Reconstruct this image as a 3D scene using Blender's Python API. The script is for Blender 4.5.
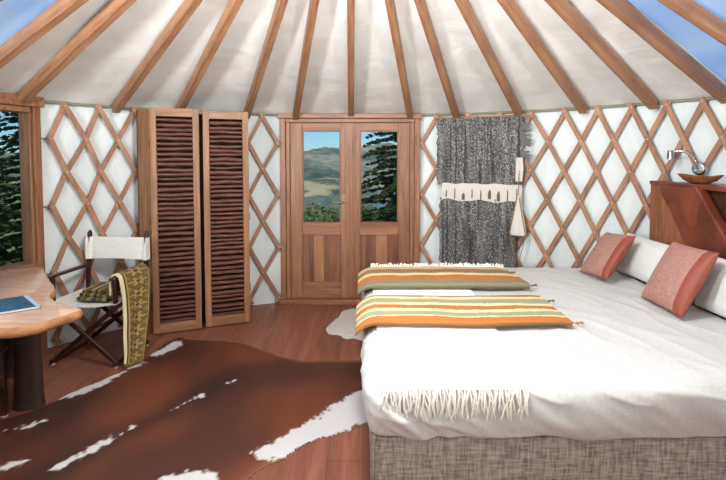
import bpy, bmesh, math, random
from mathutils import Vector, Matrix, Euler, noise as mnoise

R_ = math.radians
random.seed(7)
scn = bpy.context.scene
for o in list(bpy.data.objects):
    bpy.data.objects.remove(o)
C = scn.collection

# ------------------------------------------------------------------ camera
EYE = 1.634
cam = bpy.data.cameras.new('camera')
cam.sensor_width = 36.0
cam.lens = 460.0 / 726.0 * 36.0
cam.shift_y = -0.0869
cam.clip_start = 0.05
cam.clip_end = 6000
cam_o = bpy.data.objects.new('camera', cam)
C.objects.link(cam_o)
cam_o.location = (0, 0, EYE)
cam_o.rotation_euler = (math.pi / 2 - 0.045, 0, 0)
scn.camera = cam_o

# ------------------------------------------------------------------ world, sun, area lights, exposure
scn.view_settings.view_transform = 'Standard'
scn.view_settings.look = 'None'
scn.view_settings.exposure = 0.0
scn.view_settings.gamma = 1.0
scn.view_settings.use_curve_mapping = False
scn.cycles.use_denoising = True
scn.cycles.max_bounces = 8
scn.cycles.diffuse_bounces = 5
scn.cycles.transparent_max_bounces = 12
scn.cycles.sample_clamp_indirect = 6.0

world = bpy.data.worlds.new('sky')
scn.world = world
world.use_nodes = True
wn = world.node_tree
wn.nodes.clear()
w_out = wn.nodes.new('ShaderNodeOutputWorld')
w_bg = wn.nodes.new('ShaderNodeBackground')
w_sky = wn.nodes.new('ShaderNodeTexSky')
w_sky.sky_type = 'NISHITA'
w_sky.sun_disc = False
w_sky.sun_elevation = R_(58)
w_sky.sun_rotation = R_(180)
w_sky.altitude = 900
w_sky.air_density = 1.0
w_sky.dust_density = 0.25
w_sky.ozone_density = 1.2
w_bg.inputs['Strength'].default_value = 0.10
w_tint = wn.nodes.new('ShaderNodeMix')
w_tint.data_type = 'RGBA'
w_tint.blend_type = 'MULTIPLY'
w_tint.inputs[0].default_value = 1.0
w_tint.inputs[7].default_value = (0.50, 0.82, 1.15, 1)
wn.links.new(w_sky.outputs[0], w_tint.inputs[6])
wn.links.new(w_tint.outputs[2], w_bg.inputs['Color'])
wn.links.new(w_bg.outputs[0], w_out.inputs['Surface'])


def light(name, kind, loc, target, energy, size=1.0, size_y=None, color=(1, 1, 1)):
    l = bpy.data.lights.new(name, kind)
    l.energy = energy
    l.color = color
    if kind == 'AREA':
        l.shape = 'RECTANGLE' if size_y else 'DISK'
        l.size = size
        if size_y:
            l.size_y = size_y
    o = bpy.data.objects.new(name, l)
    C.objects.link(o)
    o.location = loc
    d = Vector(target) - Vector(loc)
    o.rotation_euler = d.to_track_quat('-Z', 'Y').to_euler()
    return o


sun = light('sun', 'SUN', (0, -6, 12), (0.6, 0, 0), 3.4, color=(1.0, 0.96, 0.9))
sun.data.angle = R_(0.6)
# daylight of the crown dome and of the two side windows (out of the frame)
light('crown_dome_daylight', 'AREA', (-0.05, 1.95, 2.95), (0.2, 2.6, 0), 92, 0.8, color=(0.92, 0.975, 1.0))
side_l = light('left_window_daylight', 'AREA', (-2.4, -0.2, 1.75), (-0.3, 2.9, 3.9), 138, 0.6, 0.6, color=(0.95, 0.98, 1.0))
side_r = light('right_window_daylight', 'AREA', (2.4, -0.3, 1.75), (0.3, 2.9, 3.9), 138, 0.6, 0.6, color=(0.96, 0.99, 1.0))
side_l.data.spread = side_r.data.spread = R_(110)
light('rear_fill', 'AREA', (0.0, -1.0, 1.75), (0.1, 4.0, 2.1), 5, 1.6, 1.2, color=(0.97, 0.99, 1.0))  # added fill from behind the camera; the rear wall has no opening
crown_fill_l = light('crown_fill', 'POINT', (-0.05, 1.85, 2.62), (0, 0, 0), 138, color=(0.93, 0.975, 1.0))  # unseen point light added under the crown to brighten the roof
crown_fill_l.data.shadow_soft_size = 0.2

# ------------------------------------------------------------------ shared numbers of the yurt
CX, CY, RW = -0.05, 1.935, 3.238
WALL_H = 2.1
SLOPE = 0.34


def wp(a, z, r=RW):
    """point on the round wall: a in degrees clockwise from straight back"""
    return Vector((CX + r * math.sin(R_(a)), CY + r * math.cos(R_(a)), z))


# ------------------------------------------------------------------ materials
def lin(c):
    out = []
    for v in c:
        v /= 255.0
        out.append(v / 12.92 if v <= 0.04045 else ((v + 0.055) / 1.055) ** 2.4)
    return tuple(out) + (1.0,)


def new_mat(name):
    m = bpy.data.materials.new(name)
    m.use_nodes = True
    nt = m.node_tree
    b = nt.nodes['Principled BSDF']
    return m, nt, b


def add_bump(nt, b, src, strength, dist=0.01):
    bp = nt.nodes.new('ShaderNodeBump')
    bp.inputs['Strength'].default_value = strength
    bp.inputs['Distance'].default_value = dist
    nt.links.new(src, bp.inputs['Height'])
    nt.links.new(bp.outputs[0], b.inputs['Normal'])
    return bp


def mapped(nt, scale, coord='Object'):
    tc = nt.nodes.new('ShaderNodeTexCoord')
    mp = nt.nodes.new('ShaderNodeMapping')
    mp.inputs['Scale'].default_value = scale
    nt.links.new(tc.outputs[coord], mp.inputs['Vector'])
    return mp.outputs[0]


def noise_node(nt, vec, scale, detail=4, rough=0.55, dist=0.0):
    n = nt.nodes.new('ShaderNodeTexNoise')
    n.inputs['Scale'].default_value = scale
    n.inputs['Detail'].default_value = detail
    n.inputs['Roughness'].default_value = rough
    n.inputs['Distortion'].default_value = dist
    nt.links.new(vec, n.inputs['Vector'])
    return n


def ramp(nt, src, stops, interp='LINEAR'):
    r = nt.nodes.new('ShaderNodeValToRGB')
    cr = r.color_ramp
    cr.interpolation = interp
    while len(cr.elements) < len(stops):
        cr.elements.new(0.5)
    for e, (p, c) in zip(cr.elements, stops):
        e.position = p
        e.color = c
    nt.links.new(src, r.inputs[0])
    return r


def vary(nt, col, amount):
    """slight value change from one object to the next"""
    oi = nt.nodes.new('ShaderNodeObjectInfo')
    mr = nt.nodes.new('ShaderNodeMapRange')
    mr.inputs['To Min'].default_value = 1 - amount
    mr.inputs['To Max'].default_value = 1 + amount
    nt.links.new(oi.outputs['Random'], mr.inputs['Value'])
    hs = nt.nodes.new('ShaderNodeHueSaturation')
    nt.links.new(mr.outputs[0], hs.inputs['Value'])
    nt.links.new(col, hs.inputs['Color'])
    return hs.outputs[0]


def wood(name, dark, light_, scale, rough=0.5, bump=0.12, var=0.0, mid=None):
    m, nt, b = new_mat(name)
    v = mapped(nt, scale)
    n = noise_node(nt, v, 1.0, 5, 0.6, 0.8)
    stops = [(0.3, lin(dark)), (0.7, lin(light_))]
    if mid:
        stops = [(0.28, lin(dark)), (0.5, lin(mid)), (0.72, lin(light_))]
    r = ramp(nt, n.outputs[0], stops)
    col = r.outputs[0]
    if var:
        col = vary(nt, col, var)
    nt.links.new(col, b.inputs['Base Color'])
    b.inputs['Roughness'].default_value = rough
    add_bump(nt, b, n.outputs[0], bump, 0.004)
    return m


def plain(name, c, rough=0.6, metal=0.0, bump=0.0, bscale=60, var=0.0, spread=0.0):
    m, nt, b = new_mat(name)
    b.inputs['Roughness'].default_value = rough
    b.inputs['Metallic'].default_value = metal
    v = mapped(nt, (1, 1, 1))
    n = noise_node(nt, v, bscale, 3)
    k = spread if spread else 0.04
    lo = tuple(max(0, x * (1 - k)) for x in c)
    hi = tuple(min(255, x * (1 + k)) for x in c)
    r = ramp(nt, n.outputs[0], [(0.3, lin(lo)), (0.7, lin(hi))])
    col = r.outputs[0]
    if var:
        col = vary(nt, col, var)
    nt.links.new(col, b.inputs['Base Color'])
    if bump:
        add_bump(nt, b, n.outputs[0], bump, 0.004)
    return m


def weave(name, c_lo, c_hi, freq, rough=0.9, bump=0.3, trans=0.0, aniso=(1, 1, 1)):
    """woven cloth: two crossed thread noises"""
    m, nt, b = new_mat(name)
    v1 = mapped(nt, (freq * 0.12 * aniso[0], freq * aniso[1], freq * aniso[2]))
    v2 = mapped(nt, (freq * aniso[0], freq * 0.12 * aniso[1], freq * 0.12 * aniso[2]))
    n1 = noise_node(nt, v1, 1.0, 2)
    n2 = noise_node(nt, v2, 1.0, 2)
    mx = nt.nodes.new('ShaderNodeMath')
    mx.operation = 'ADD'
    nt.links.new(n1.outputs[0], mx.inputs[0])
    nt.links.new(n2.outputs[0], mx.inputs[1])
    hf = nt.nodes.new('ShaderNodeMath')
    hf.operation = 'MULTIPLY'
    hf.inputs[1].default_value = 0.5
    nt.links.new(mx.outputs[0], hf.inputs[0])
    r = ramp(nt, hf.outputs[0], [(0.36, lin(c_lo)), (0.64, lin(c_hi))])
    nt.links.new(r.outputs[0], b.inputs['Base Color'])
    b.inputs['Roughness'].default_value = rough
    add_bump(nt, b, hf.outputs[0], bump, 0.003)
    if trans:
        make_translucent(nt, b, r.outputs[0], trans)
    return m


def make_translucent(nt, b, col, amount):
    t = nt.nodes.new('ShaderNodeBsdfTranslucent')
    nt.links.new(col, t.inputs['Color'])
    mx = nt.nodes.new('ShaderNodeMixShader')
    mx.inputs[0].default_value = amount
    out = nt.nodes['Material Output']
    nt.links.new(b.outputs[0], mx.inputs[1])
    nt.links.new(t.outputs[0], mx.inputs[2])
    nt.links.new(mx.outputs[0], out.inputs['Surface'])


def canvas(name, lo, hi, trans, bscale=(1.4, 1.4, 1.4), bump=0.35):
    m, nt, b = new_mat(name)
    v = mapped(nt, bscale)
    n = noise_node(nt, v, 2.2, 5, 0.5, 1.2)
    r = ramp(nt, n.outputs[0], [(0.3, lin(lo)), (0.7, lin(hi))])
    nt.links.new(r.outputs[0], b.inputs['Base Color'])
    b.inputs['Roughness'].default_value = 0.85
    add_bump(nt, b, n.outputs[0], bump, 0.06)
    make_translucent(nt, b, r.outputs[0], trans)
    return m


def painted(name, rough=0.9, bump=0.25, bscale=220.0, stretch=(1, 1, 1)):
    """cloth or hide whose dyed pattern is stored on the mesh"""
    m, nt, b = new_mat(name)
    a = nt.nodes.new('ShaderNodeAttribute')
    a.attribute_name = 'Col'
    v = mapped(nt, stretch)
    n = noise_node(nt, v, bscale, 3)
    nt.links.new(a.outputs['Color'], b.inputs['Base Color'])
    b.inputs['Roughness'].default_value = rough
    add_bump(nt, b, n.outputs[0], bump, 0.004)
    return m


def glass_mat(name, tint=(1, 1, 1, 1)):
    m, nt, b = new_mat(name)
    tr = nt.nodes.new('ShaderNodeBsdfTransparent')
    tr.inputs['Color'].default_value = tint
    gl = nt.nodes.new('ShaderNodeBsdfGlossy')
    gl.inputs['Roughness'].default_value = 0.02
    fr = nt.nodes.new('ShaderNodeFresnel')
    fr.inputs['IOR'].default_value = 1.45
    sc = nt.nodes.new('ShaderNodeMath')
    sc.operation = 'MULTIPLY'
    sc.inputs[1].default_value = 0.12
    mx = nt.nodes.new('ShaderNodeMixShader')
    nt.links.new(fr.outputs[0], sc.inputs[0])
    nt.links.new(sc.outputs[0], mx.inputs[0])
    nt.links.new(tr.outputs[0], mx.inputs[1])
    nt.links.new(gl.outputs[0], mx.inputs[2])
    nt.links.new(mx.outputs[0], nt.nodes['Material Output'].inputs['Surface'])
    return m


M = {}
M['rafter'] = wood('rafter_wood', (118, 78, 52), (178, 130, 94), (2.0, 22, 22), 0.5, 0.1, 0.10)
M['slat'] = wood('slat_wood', (128, 88, 64), (172, 128, 98), (9, 9, 3), 0.6, 0.1, 0.12)
M['rivet'] = plain('rivet_metal', (205, 196, 180), 0.4, 0.6)
M['hook'] = plain('hook_metal', (120, 118, 112), 0.4, 0.9)
M['door_z'] = wood('door_wood_upright', (110, 70, 46), (162, 112, 78), (26, 26, 1.6), 0.45, 0.1, 0.06)
M['door_x'] = wood('door_wood_level', (110, 70, 46), (162, 112, 78), (1.6, 26, 26), 0.45, 0.1, 0.06)
M['door_dark'] = wood('panel_wood_dark', (94, 56, 36), (140, 92, 64), (22, 22, 1.4), 0.45, 0.1)
M['door_pale'] = wood('panel_wood_pale', (136, 90, 62), (174, 122, 86), (22, 22, 1.4), 0.45, 0.1)
M['ward'] = wood('wardrobe_wood', (112, 76, 50), (160, 116, 82), (24, 24, 1.5), 0.5, 0.1, 0.05)
M['ward_x'] = wood('wardrobe_rail_wood', (118, 80, 54), (162, 118, 84), (3, 3, 26), 0.5, 0.1, 0.05)
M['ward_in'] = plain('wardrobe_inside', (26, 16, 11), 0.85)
M['twig'] = wood('twig_bark', (54, 25, 16), (108, 60, 42), (7, 7, 34), 0.6, 0.3, 0.1)
M['table'] = wood('table_slab_wood', (176, 138, 114), (212, 182, 160), (2.6, 9, 9), 0.22, 0.05)
M['table_edge'] = wood('table_bark_edge', (138, 90, 54), (188, 134, 88), (14, 14, 30), 0.6, 0.5)
M['dark_wood'] = wood('dark_stump_wood', (30, 16, 11), (58, 33, 23), (12, 12, 3), 0.85, 0.3)
M['chair_wood'] = wood('chair_dark_wood', (34, 15, 12), (70, 34, 26), (14, 14, 14), 0.35, 0.08)
M['head_plank'] = wood('headboard_planks', (112, 64, 38), (164, 104, 68), (16, 16, 1.6), 0.45, 0.1)
M['head_log'] = wood('headboard_log', (66, 28, 18), (128, 62, 40), (8, 4, 4), 0.35, 0.3)
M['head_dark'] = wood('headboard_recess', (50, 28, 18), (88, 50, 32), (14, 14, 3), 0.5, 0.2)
M['canvas_white'] = weave('chair_canvas', (216, 214, 204), (236, 234, 226), 240, 0.9, 0.15)
M['wall'] = canvas('wall_canvas', (218, 226, 226), (232, 238, 236), 0.10, (1.6, 1.6, 0.5), 0.3)
M['roof'] = canvas('roof_canvas', (232, 230, 224), (244, 243, 239), 0.2, (1.3, 1.3, 1.3), 0.22)
M['rope'] = plain('edge_rope', (128, 126, 108), 0.8)
M['linen'] = weave('base_linen', (112, 104, 98), (184, 176, 168), 110, 0.95, 0.4)
M['spread'] = weave('bedspread_cotton', (190, 190, 188), (210, 210, 208), 300, 0.92, 0.12)
M['pillow'] = weave('pillow_cotton', (212, 212, 208), (228, 229, 226), 320, 0.9, 0.1)
M['throw'] = weave('white_wool', (236, 234, 230), (250, 249, 246), 170, 0.95, 0.35)
M['fringe'] = plain('white_wool_fringe', (232, 228, 218), 0.95, 0, 0.2, 200)
M['blanket'] = painted('striped_wool', 0.95, 0.5, 190)
M['hide'] = painted('cow_hide', 0.62, 0.35, 130, (0.4, 1.4, 1))
M['greenthrow'] = painted('green_weave', 0.9, 0.4, 260)
M['hanging'] = painted('shaggy_wool', 0.97, 0.8, 150, (1, 1, 0.35))
M['hang_white'] = plain('white_felt', (206, 201, 192), 0.95, 0, 0.4, 120)
M['tassel'] = plain('tassel_wool', (146, 112, 74), 0.95, 0, 0.3, 220)
M['tassel_grey'] = plain('tassel_dark_wool', (104, 92, 70), 0.95, 0, 0.3, 220)
M['cush_pink'] = weave('cushion_rose', (150, 106, 96), (178, 134, 122), 150, 0.75, 0.3)
M['cush_red'] = plain('cushion_rust', (134, 64, 48), 0.6, 0, 0.15, 40)
M['sheep'] = plain('sheepskin_wool', (196, 190, 184), 0.95, 0, 0.9, 70, 0, 0.1)
M['chrome'] = plain('chrome', (190, 190, 192), 0.25, 1.0)
M['bowl'] = wood('bowl_wood', (96, 52, 28), (164, 100, 58), (26, 6, 26), 0.4, 0.2)
M['paper'] = plain('paper', (222, 220, 212), 0.8)
M['glide'] = plain('glide_white', (210, 206, 198), 0.5)
M['black'] = plain('black_rubber', (20, 18, 18), 0.6)
M['glass'] = glass_mat('window_glass', (0.97, 0.98, 0.98, 1))
M['brass'] = plain('door_bronze', (150, 130, 104), 0.35, 0.9)


def cover_mat():
    m, nt, b = new_mat('book_cover')
    v = mapped(nt, (9, 14, 1))
    n = noise_node(nt, v, 1.0, 5, 0.6, 0.6)
    r = ramp(nt, n.outputs[0], [(0.3, lin((24, 44, 62))), (0.5, lin((58, 96, 118))), (0.62, lin((60, 84, 78))), (0.8, lin((120, 160, 178)))])
    nt.links.new(r.outputs[0], b.inputs['Base Color'])
    b.inputs['Roughness'].default_value = 0.18
    return m


M['cover'] = cover_mat()


def film_mat():
    """blue-tinted translucent roof film"""
    m, nt, b = new_mat('blue_roof_film')
    v = mapped(nt, (1, 1, 1))
    n = noise_node(nt, v, 1.1, 2)
    r = ramp(nt, n.outputs[0], [(0.35, lin((190, 216, 242))), (0.68, lin((236, 244, 250)))])
    t = nt.nodes.new('ShaderNodeBsdfTranslucent')
    nt.links.new(r.outputs[0], t.inputs['Color'])
    g = nt.nodes.new('ShaderNodeBsdfDiffuse')
    nt.links.new(r.outputs[0], g.inputs['Color'])
    mx = nt.nodes.new('ShaderNodeMixShader')
    mx.inputs[0].default_value = 0.36
    nt.links.new(t.outputs[0], mx.inputs[1])
    nt.links.new(g.outputs[0], mx.inputs[2])
    nt.links.new(mx.outputs[0], nt.nodes['Material Output'].inputs['Surface'])
    return m


M['film'] = film_mat()


def floor_mat():
    m, nt, b = new_mat('floor_boards')
    v = mapped(nt, (11, 0.9, 1))
    n = noise_node(nt, v, 1.6, 6, 0.62, 0.5)
    r = ramp(nt, n.outputs[0], [(0.25, lin((100, 58, 44))), (0.5, lin((132, 80, 62))), (0.78, lin((160, 104, 82)))])
    br = nt.nodes.new('ShaderNodeTexBrick')
    v2 = nt.nodes.new('ShaderNodeMapping')
    tc = nt.nodes.new('ShaderNodeTexCoord')
    v2.inputs['Rotation'].default_value = (0, 0, math.pi / 2)
    nt.links.new(tc.outputs['Object'], v2.inputs['Vector'])
    nt.links.new(v2.outputs[0], br.inputs['Vector'])
    br.inputs['Color1'].default_value = (1, 1, 1, 1)
    br.inputs['Color2'].default_value = (0.78, 0.76, 0.74, 1)
    br.inputs['Mortar'].default_value = (0.35, 0.3, 0.28, 1)
    br.inputs['Scale'].default_value = 1.0
    br.inputs['Mortar Size'].default_value = 0.0022
    br.inputs['Brick Width'].default_value = 2.4
    br.inputs['Row Height'].default_value = 0.19
    mx = nt.nodes.new('ShaderNodeMix')
    mx.data_type = 'RGBA'
    mx.blend_type = 'MULTIPLY'
    mx.inputs[0].default_value = 0.75
    nt.links.new(r.outputs[0], mx.inputs[6])
    nt.links.new(br.outputs['Color'], mx.inputs[7])
    nt.links.new(mx.outputs[2], b.inputs['Base Color'])
    b.inputs['Roughness'].default_value = 0.42
    add_bump(nt, b, n.outputs[0], 0.08, 0.004)
    return m


M['floor'] = floor_mat()


def leaf_mat(name, lo, hi):
    m, nt, b = new_mat(name)
    v = mapped(nt, (1, 1, 1))
    n = noise_node(nt, v, 2.6, 3)
    r = ramp(nt, n.outputs[0], [(0.3, lin(lo)), (0.7, lin(hi))])
    nt.links.new(vary(nt, r.outputs[0], 0.15), b.inputs['Base Color'])
    b.inputs['Roughness'].default_value = 0.7
    return m


M['needle'] = leaf_mat('conifer_needles', (28, 48, 22), (80, 106, 50))
M['leaf'] = leaf_mat('shrub_leaves', (54, 74, 38), (120, 134, 78))
M['bark'] = wood('conifer_bark', (48, 36, 28), (84, 66, 52), (14, 14, 3), 0.9, 0.4)


def hill_mat():
    m, nt, b = new_mat('far_hillside')
    v = mapped(nt, (1, 1, 1.6))
    n = noise_node(nt, v, 0.055, 9, 0.75, 0.3)
    n2 = noise_node(nt, v, 0.0045, 3, 0.5)
    ad = nt.nodes.new('ShaderNodeMath')
    ad.operation = 'MULTIPLY_ADD'
    ad.inputs[1].default_value = 0.5
    nt.links.new(n2.outputs[0], ad.inputs[0])
    hf = nt.nodes.new('ShaderNodeMath')
    hf.operation = 'MULTIPLY'
    hf.inputs[1].default_value = 0.5
    nt.links.new(n.outputs[0], hf.inputs[0])
    nt.links.new(hf.outputs[0], ad.inputs[2])
    r = ramp(nt, ad.outputs[0], [(0.42, lin((60, 78, 66))), (0.49, lin((96, 110, 96))), (0.55, lin((134, 138, 120))), (0.64, lin((170, 160, 132)))])
    # dry meadows low down by the water
    tc = nt.nodes.new('ShaderNodeTexCoord')
    sx = nt.nodes.new('ShaderNodeSeparateXYZ')
    nt.links.new(tc.outputs['Object'], sx.inputs[0])
    n3 = noise_node(nt, v, 0.018, 4)
    za = nt.nodes.new('ShaderNodeMath')
    za.operation = 'MULTIPLY_ADD'
    za.inputs[1].default_value = 60
    nt.links.new(n3.outputs[0], za.inputs[0])
    nt.links.new(sx.outputs[2], za.inputs[2])
    band = ramp(nt, za.outputs[0], [(0.0, (0, 0, 0, 1)), (1.0, (0, 0, 0, 1))])
    mr = nt.nodes.new('ShaderNodeMapRange')
    mr.inputs['From Min'].default_value = -32
    mr.inputs['From Max'].default_value = 14
    nt.links.new(za.outputs[0], mr.inputs['Value'])
    nt.links.new(mr.outputs[0], band.inputs[0])
    els = band.color_ramp.elements
    for p_, g_ in ((0.34, 0.0), (0.44, 0.8), (0.56, 0.8), (0.66, 0.0)):
        e = els.new(p_)
        e.color = (g_, g_, g_, 1)
    mx = nt.nodes.new('ShaderNodeMix')
    mx.data_type = 'RGBA'
    mx.inputs[7].default_value = lin((176, 164, 124))
    nt.links.new(band.outputs[0], mx.inputs[0])
    nt.links.new(r.outputs[0], mx.inputs[6])
    nt.links.new(mx.outputs[2], b.inputs['Base Color'])
    b.inputs['Roughness'].default_value = 1.0
    return m


M['hill'] = hill_mat()
M['slope'] = plain('grassy_slope', (96, 110, 60), 1.0, 0, 0.3, 1.5, 0, 0.3)
M['lake'] = plain('lake_water', (58, 150, 190), 0.25, 0, 0.05, 0.3)


# ------------------------------------------------------------------ mesh builder
class MB:
    def __init__(s, org=(0, 0, 0)):
        s.v, s.f, s.m, s.c = [], [], [], []
        s.org = Vector(org)

    def add(s, verts, faces, mi=0, cols=None):
        b = len(s.v)
        s.v += [Vector(p) - s.org for p in verts]
        s.f += [tuple(b + i for i in f) for f in faces]
        s.m += [mi] * len(faces)
        s.c += list(cols) if cols else [(1, 1, 1, 1)] * len(verts)
        return s

    def box(s, lo, hi, mi=0, mat=None):
        x0, y0, z0 = lo
        x1, y1, z1 = hi
        p = [Vector(q) for q in ((x0, y0, z0), (x1, y0, z0), (x1, y1, z0), (x0, y1, z0), (x0, y0, z1), (x1, y0, z1), (x1, y1, z1), (x0, y1, z1))]
        if mat:
            p = [mat @ q for q in p]
        return s.add(p, [(0, 3, 2, 1), (4, 5, 6, 7), (0, 1, 5, 4), (1, 2, 6, 5), (2, 3, 7, 6), (3, 0, 4, 7)], mi)

    def bar(s, p0, p1, w, h, up=(0, 0, 1), mi=0):
        """straight rectangular bar; w across, h along up"""
        p0, p1 = Vector(p0), Vector(p1)
        d = (p1 - p0).normalized()
        side = d.cross(Vector(up)).normalized()
        u = side.cross(d).normalized()
        a, b_ = side * w / 2, u * h / 2
        p = [p0 - a - b_, p0 + a - b_, p0 + a + b_, p0 - a + b_, p1 - a - b_, p1 + a - b_, p1 + a + b_, p1 - a + b_]
        return s.add(p, [(0, 1, 2, 3), (4, 7, 6, 5), (0, 4, 5, 1), (1, 5, 6, 2), (2, 6, 7, 3), (3, 7, 4, 0)], mi)

    def ribbon(s, pts, normals, w, t, mi=0):
        """rectangular section swept along pts; t along the normal, w across"""
        vs, fs = [], []
        n = len(pts)
        for i in range(n):
            d = (pts[min(i + 1, n - 1)] - pts[max(i - 1, 0)]).normalized()
            nn = normals[i]
            sd = d.cross(nn).normalized()
            for a, b_ in ((-1, -1), (1, -1), (1, 1), (-1, 1)):
                vs.append(pts[i] + sd * a * w / 2 + nn * b_ * t / 2)
        for i in range(n - 1):
            for k in range(4):
                fs.append((i * 4 + k, i * 4 + (k + 1) % 4, i * 4 + 4 + (k + 1) % 4, i * 4 + 4 + k))
        fs += [(3, 2, 1, 0), tuple((n - 1) * 4 + k for k in range(4))]
        return s.add(vs, fs, mi)

    def tube(s, pts, r, n=8, mi=0, caps=True):
        pts = [Vector(p) for p in pts]
        rs = r if isinstance(r, (list, tuple)) else [r] * len(pts)
        vs, fs = [], []
        ref = None
        for i, p in enumerate(pts):
            d = (pts[min(i + 1, len(pts) - 1)] - pts[max(i - 1, 0)]).normalized()
            if ref is None:
                ref = d.orthogonal().normalized()
            ref = (ref - d * ref.dot(d)).normalized()
            o = d.cross(ref)
            for k in range(n):
                a = 2 * math.pi * k / n
                vs.append(p + (ref * math.cos(a) + o * math.sin(a)) * rs[i])
        for i in range(len(pts) - 1):
            for k in range(n):
                fs.append((i * n + k, i * n + (k + 1) % n, (i + 1) * n + (k + 1) % n, (i + 1) * n + k))
        if caps:
            fs += [tuple(range(n - 1, -1, -1)), tuple((len(pts) - 1) * n + k for k in range(n))]
        return s.add(vs, fs, mi)

    def lathe(s, prof, base=(0, 0, 0), n=24, mi=0, sx=1, sy=1, mat=None):
        vs, fs = [], []
        for r, z in prof:
            for k in range(n):
                a = 2 * math.pi * k / n
                p = Vector((r * sx * math.cos(a), r * sy * math.sin(a), z))
                if mat:
                    p = mat @ p
                vs.append(Vector(base) + p)
        for i in range(len(prof) - 1):
            for k in range(n):
                fs.append((i * n + k, i * n + (k + 1) % n, (i + 1) * n + (k + 1) % n, (i + 1) * n + k))
        fs += [tuple(range(n - 1, -1, -1)), tuple((len(prof) - 1) * n + k for k in range(n))]
        return s.add(vs, fs, mi)

    def prism(s, poly, z0, z1, mi=0, mi_side=None, mat=None):
        n = len(poly)
        vs = [Vector((x, y, z0)) for x, y in poly] + [Vector((x, y, z1)) for x, y in poly]
        if mat:
            vs = [mat @ q for q in vs]
        b = len(s.v)
        s.add(vs, [tuple(range(n - 1, -1, -1)), tuple(range(n, 2 * n))], mi)
        ms = mi if mi_side is None else mi_side
        for i in range(n):
            j = (i + 1) % n
            s.f.append((b + i, b + j, b + n + j, b + n + i))
            s.m.append(ms)
        return s

    def grid(s, fn, nu, nv, mi=0, col=None, flip=False):
        vs, cs = [], []
        for j in range(nv + 1):
            for i in range(nu + 1):
                u, v = i / nu, j / nv
                vs.append(fn(u, v))
                if col:
                    cs.append(col(u, v))
        w = nu + 1
        fs = []
        for j in range(nv):
            for i in range(nu):
                q = (j * w + i, j * w + i + 1, (j + 1) * w + i + 1, (j + 1) * w + i)
                fs.append(q[::-1] if flip else q)
        return s.add(vs, fs, mi, cs if col else None)

    def sheet(s, fn, nfn, t, nu, nv, mi=0, col=None):
        """closed sheet: fn gives the upper face, pushed along -nfn by t for the lower one"""
        w = nu + 1
        up, cs = [], []
        for j in range(nv + 1):
            for i in range(nu + 1):
                up.append(Vector(fn(i / nu, j / nv)))
                cs.append(col(i / nu, j / nv) if col else (1, 1, 1, 1))
        lo = []
        for j in range(nv + 1):
            for i in range(nu + 1):
                lo.append(up[j * w + i] - Vector(nfn(i / nu, j / nv)) * t)
        n = len(up)
        fs = []
        for j in range(nv):
            for i in range(nu):
                q = (j * w + i, j * w + i + 1, (j + 1) * w + i + 1, (j + 1) * w + i)
                fs.append(q)
                fs.append(tuple(n + k for k in q[::-1]))
        rim = [i for i in range(w)] + [j * w + nu for j in range(1, nv + 1)] + [nv * w + i for i in range(nu - 1, -1, -1)] + [j * w for j in range(nv - 1, 0, -1)]
        for a in range(len(rim)):
            p, q = rim[a], rim[(a + 1) % len(rim)]
            fs.append((p, p + n, q + n, q))
        return s.add(up + lo, fs, mi, cs + cs)

    def rbox(s, lo, hi, r, n, mi=0, fn=None):
        """rounded box of subdivided faces; fn(point, normal) moves each vertex"""
        lo, hi = Vector(lo), Vector(hi)
        bm = bmesh.new()
        bmesh.ops.create_cube(bm, size=2.0)
        # separate subdivision per axis
        def cut(ax, k):
            for i in range(1, k):
                co = -1 + 2 * i / k
                p = Vector((0, 0, 0)); p[ax] = co
                q = Vector((0, 0, 0)); q[ax] = 1
                bmesh.ops.bisect_plane(bm, geom=bm.verts[:] + bm.edges[:] + bm.faces[:], plane_co=p, plane_no=q)
        for ax in range(3):
            cut(ax, n[ax])
        bm.verts.index_update()
        mid, half = (lo + hi) / 2, (hi - lo) / 2
        vs = []
        for v in bm.verts:
            # denser sampling toward the rounded rim
            p = Vector([mid[k] + half[k] * v.co[k] for k in range(3)])
            q = Vector([min(max(p[k], lo[k] + r), hi[k] - r) for k in range(3)])
            d = p - q
            nn = d.normalized() if d.length > 1e-9 else Vector((0, 0, 1))
            pp = q + nn * r if d.length > 1e-9 else p
            if fn:
                pp = fn(pp, nn)
            vs.append(pp)
        fs = [tuple(v.index for v in f.verts) for f in bm.faces]
        bm.free()
        return s.add(vs, fs, mi)

    def build(s, name, mats, parent=None, bevel=0.0, smooth=True, seg=2, angle=38):
        me = bpy.data.meshes.new(name)
        me.from_pydata([tuple(p) for p in s.v], [], s.f)
        for m_ in (mats if isinstance(mats, (list, tuple)) else [mats]):
            me.materials.append(m_)
        me.polygons.foreach_set('material_index', s.m)
        bm = bmesh.new()
        bm.from_mesh(me)
        bmesh.ops.recalc_face_normals(bm, faces=bm.faces[:])
        bm.to_mesh(me)
        bm.free()
        if any(c[:3] != (1, 1, 1) for c in s.c):
            at = me.color_attributes.new('Col', 'FLOAT_COLOR', 'POINT')
            flat = [x for c in s.c for x in c]
            at.data.foreach_set('color', flat)
        if smooth:
            me.polygons.foreach_set('use_smooth', [True] * len(me.polygons))
            me.set_sharp_from_angle(angle=R_(angle))
        me.update()
        o = bpy.data.objects.new(name, me)
        C.objects.link(o)
        if parent:
            o.parent = parent
        else:
            o.location = s.org
        if bevel:
            bv = o.modifiers.new('bevel', 'BEVEL')
            bv.width = bevel
            bv.segments = seg
            bv.limit_method = 'ANGLE'
            bv.angle_limit = R_(40)
        return o


def tag(o, label=None, cat=None, group=None, kind=None):
    if label:
        o['label'] = label
    if cat:
        o['category'] = cat
    if group:
        o['group'] = group
    if kind:
        o['kind'] = kind
    return o


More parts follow.
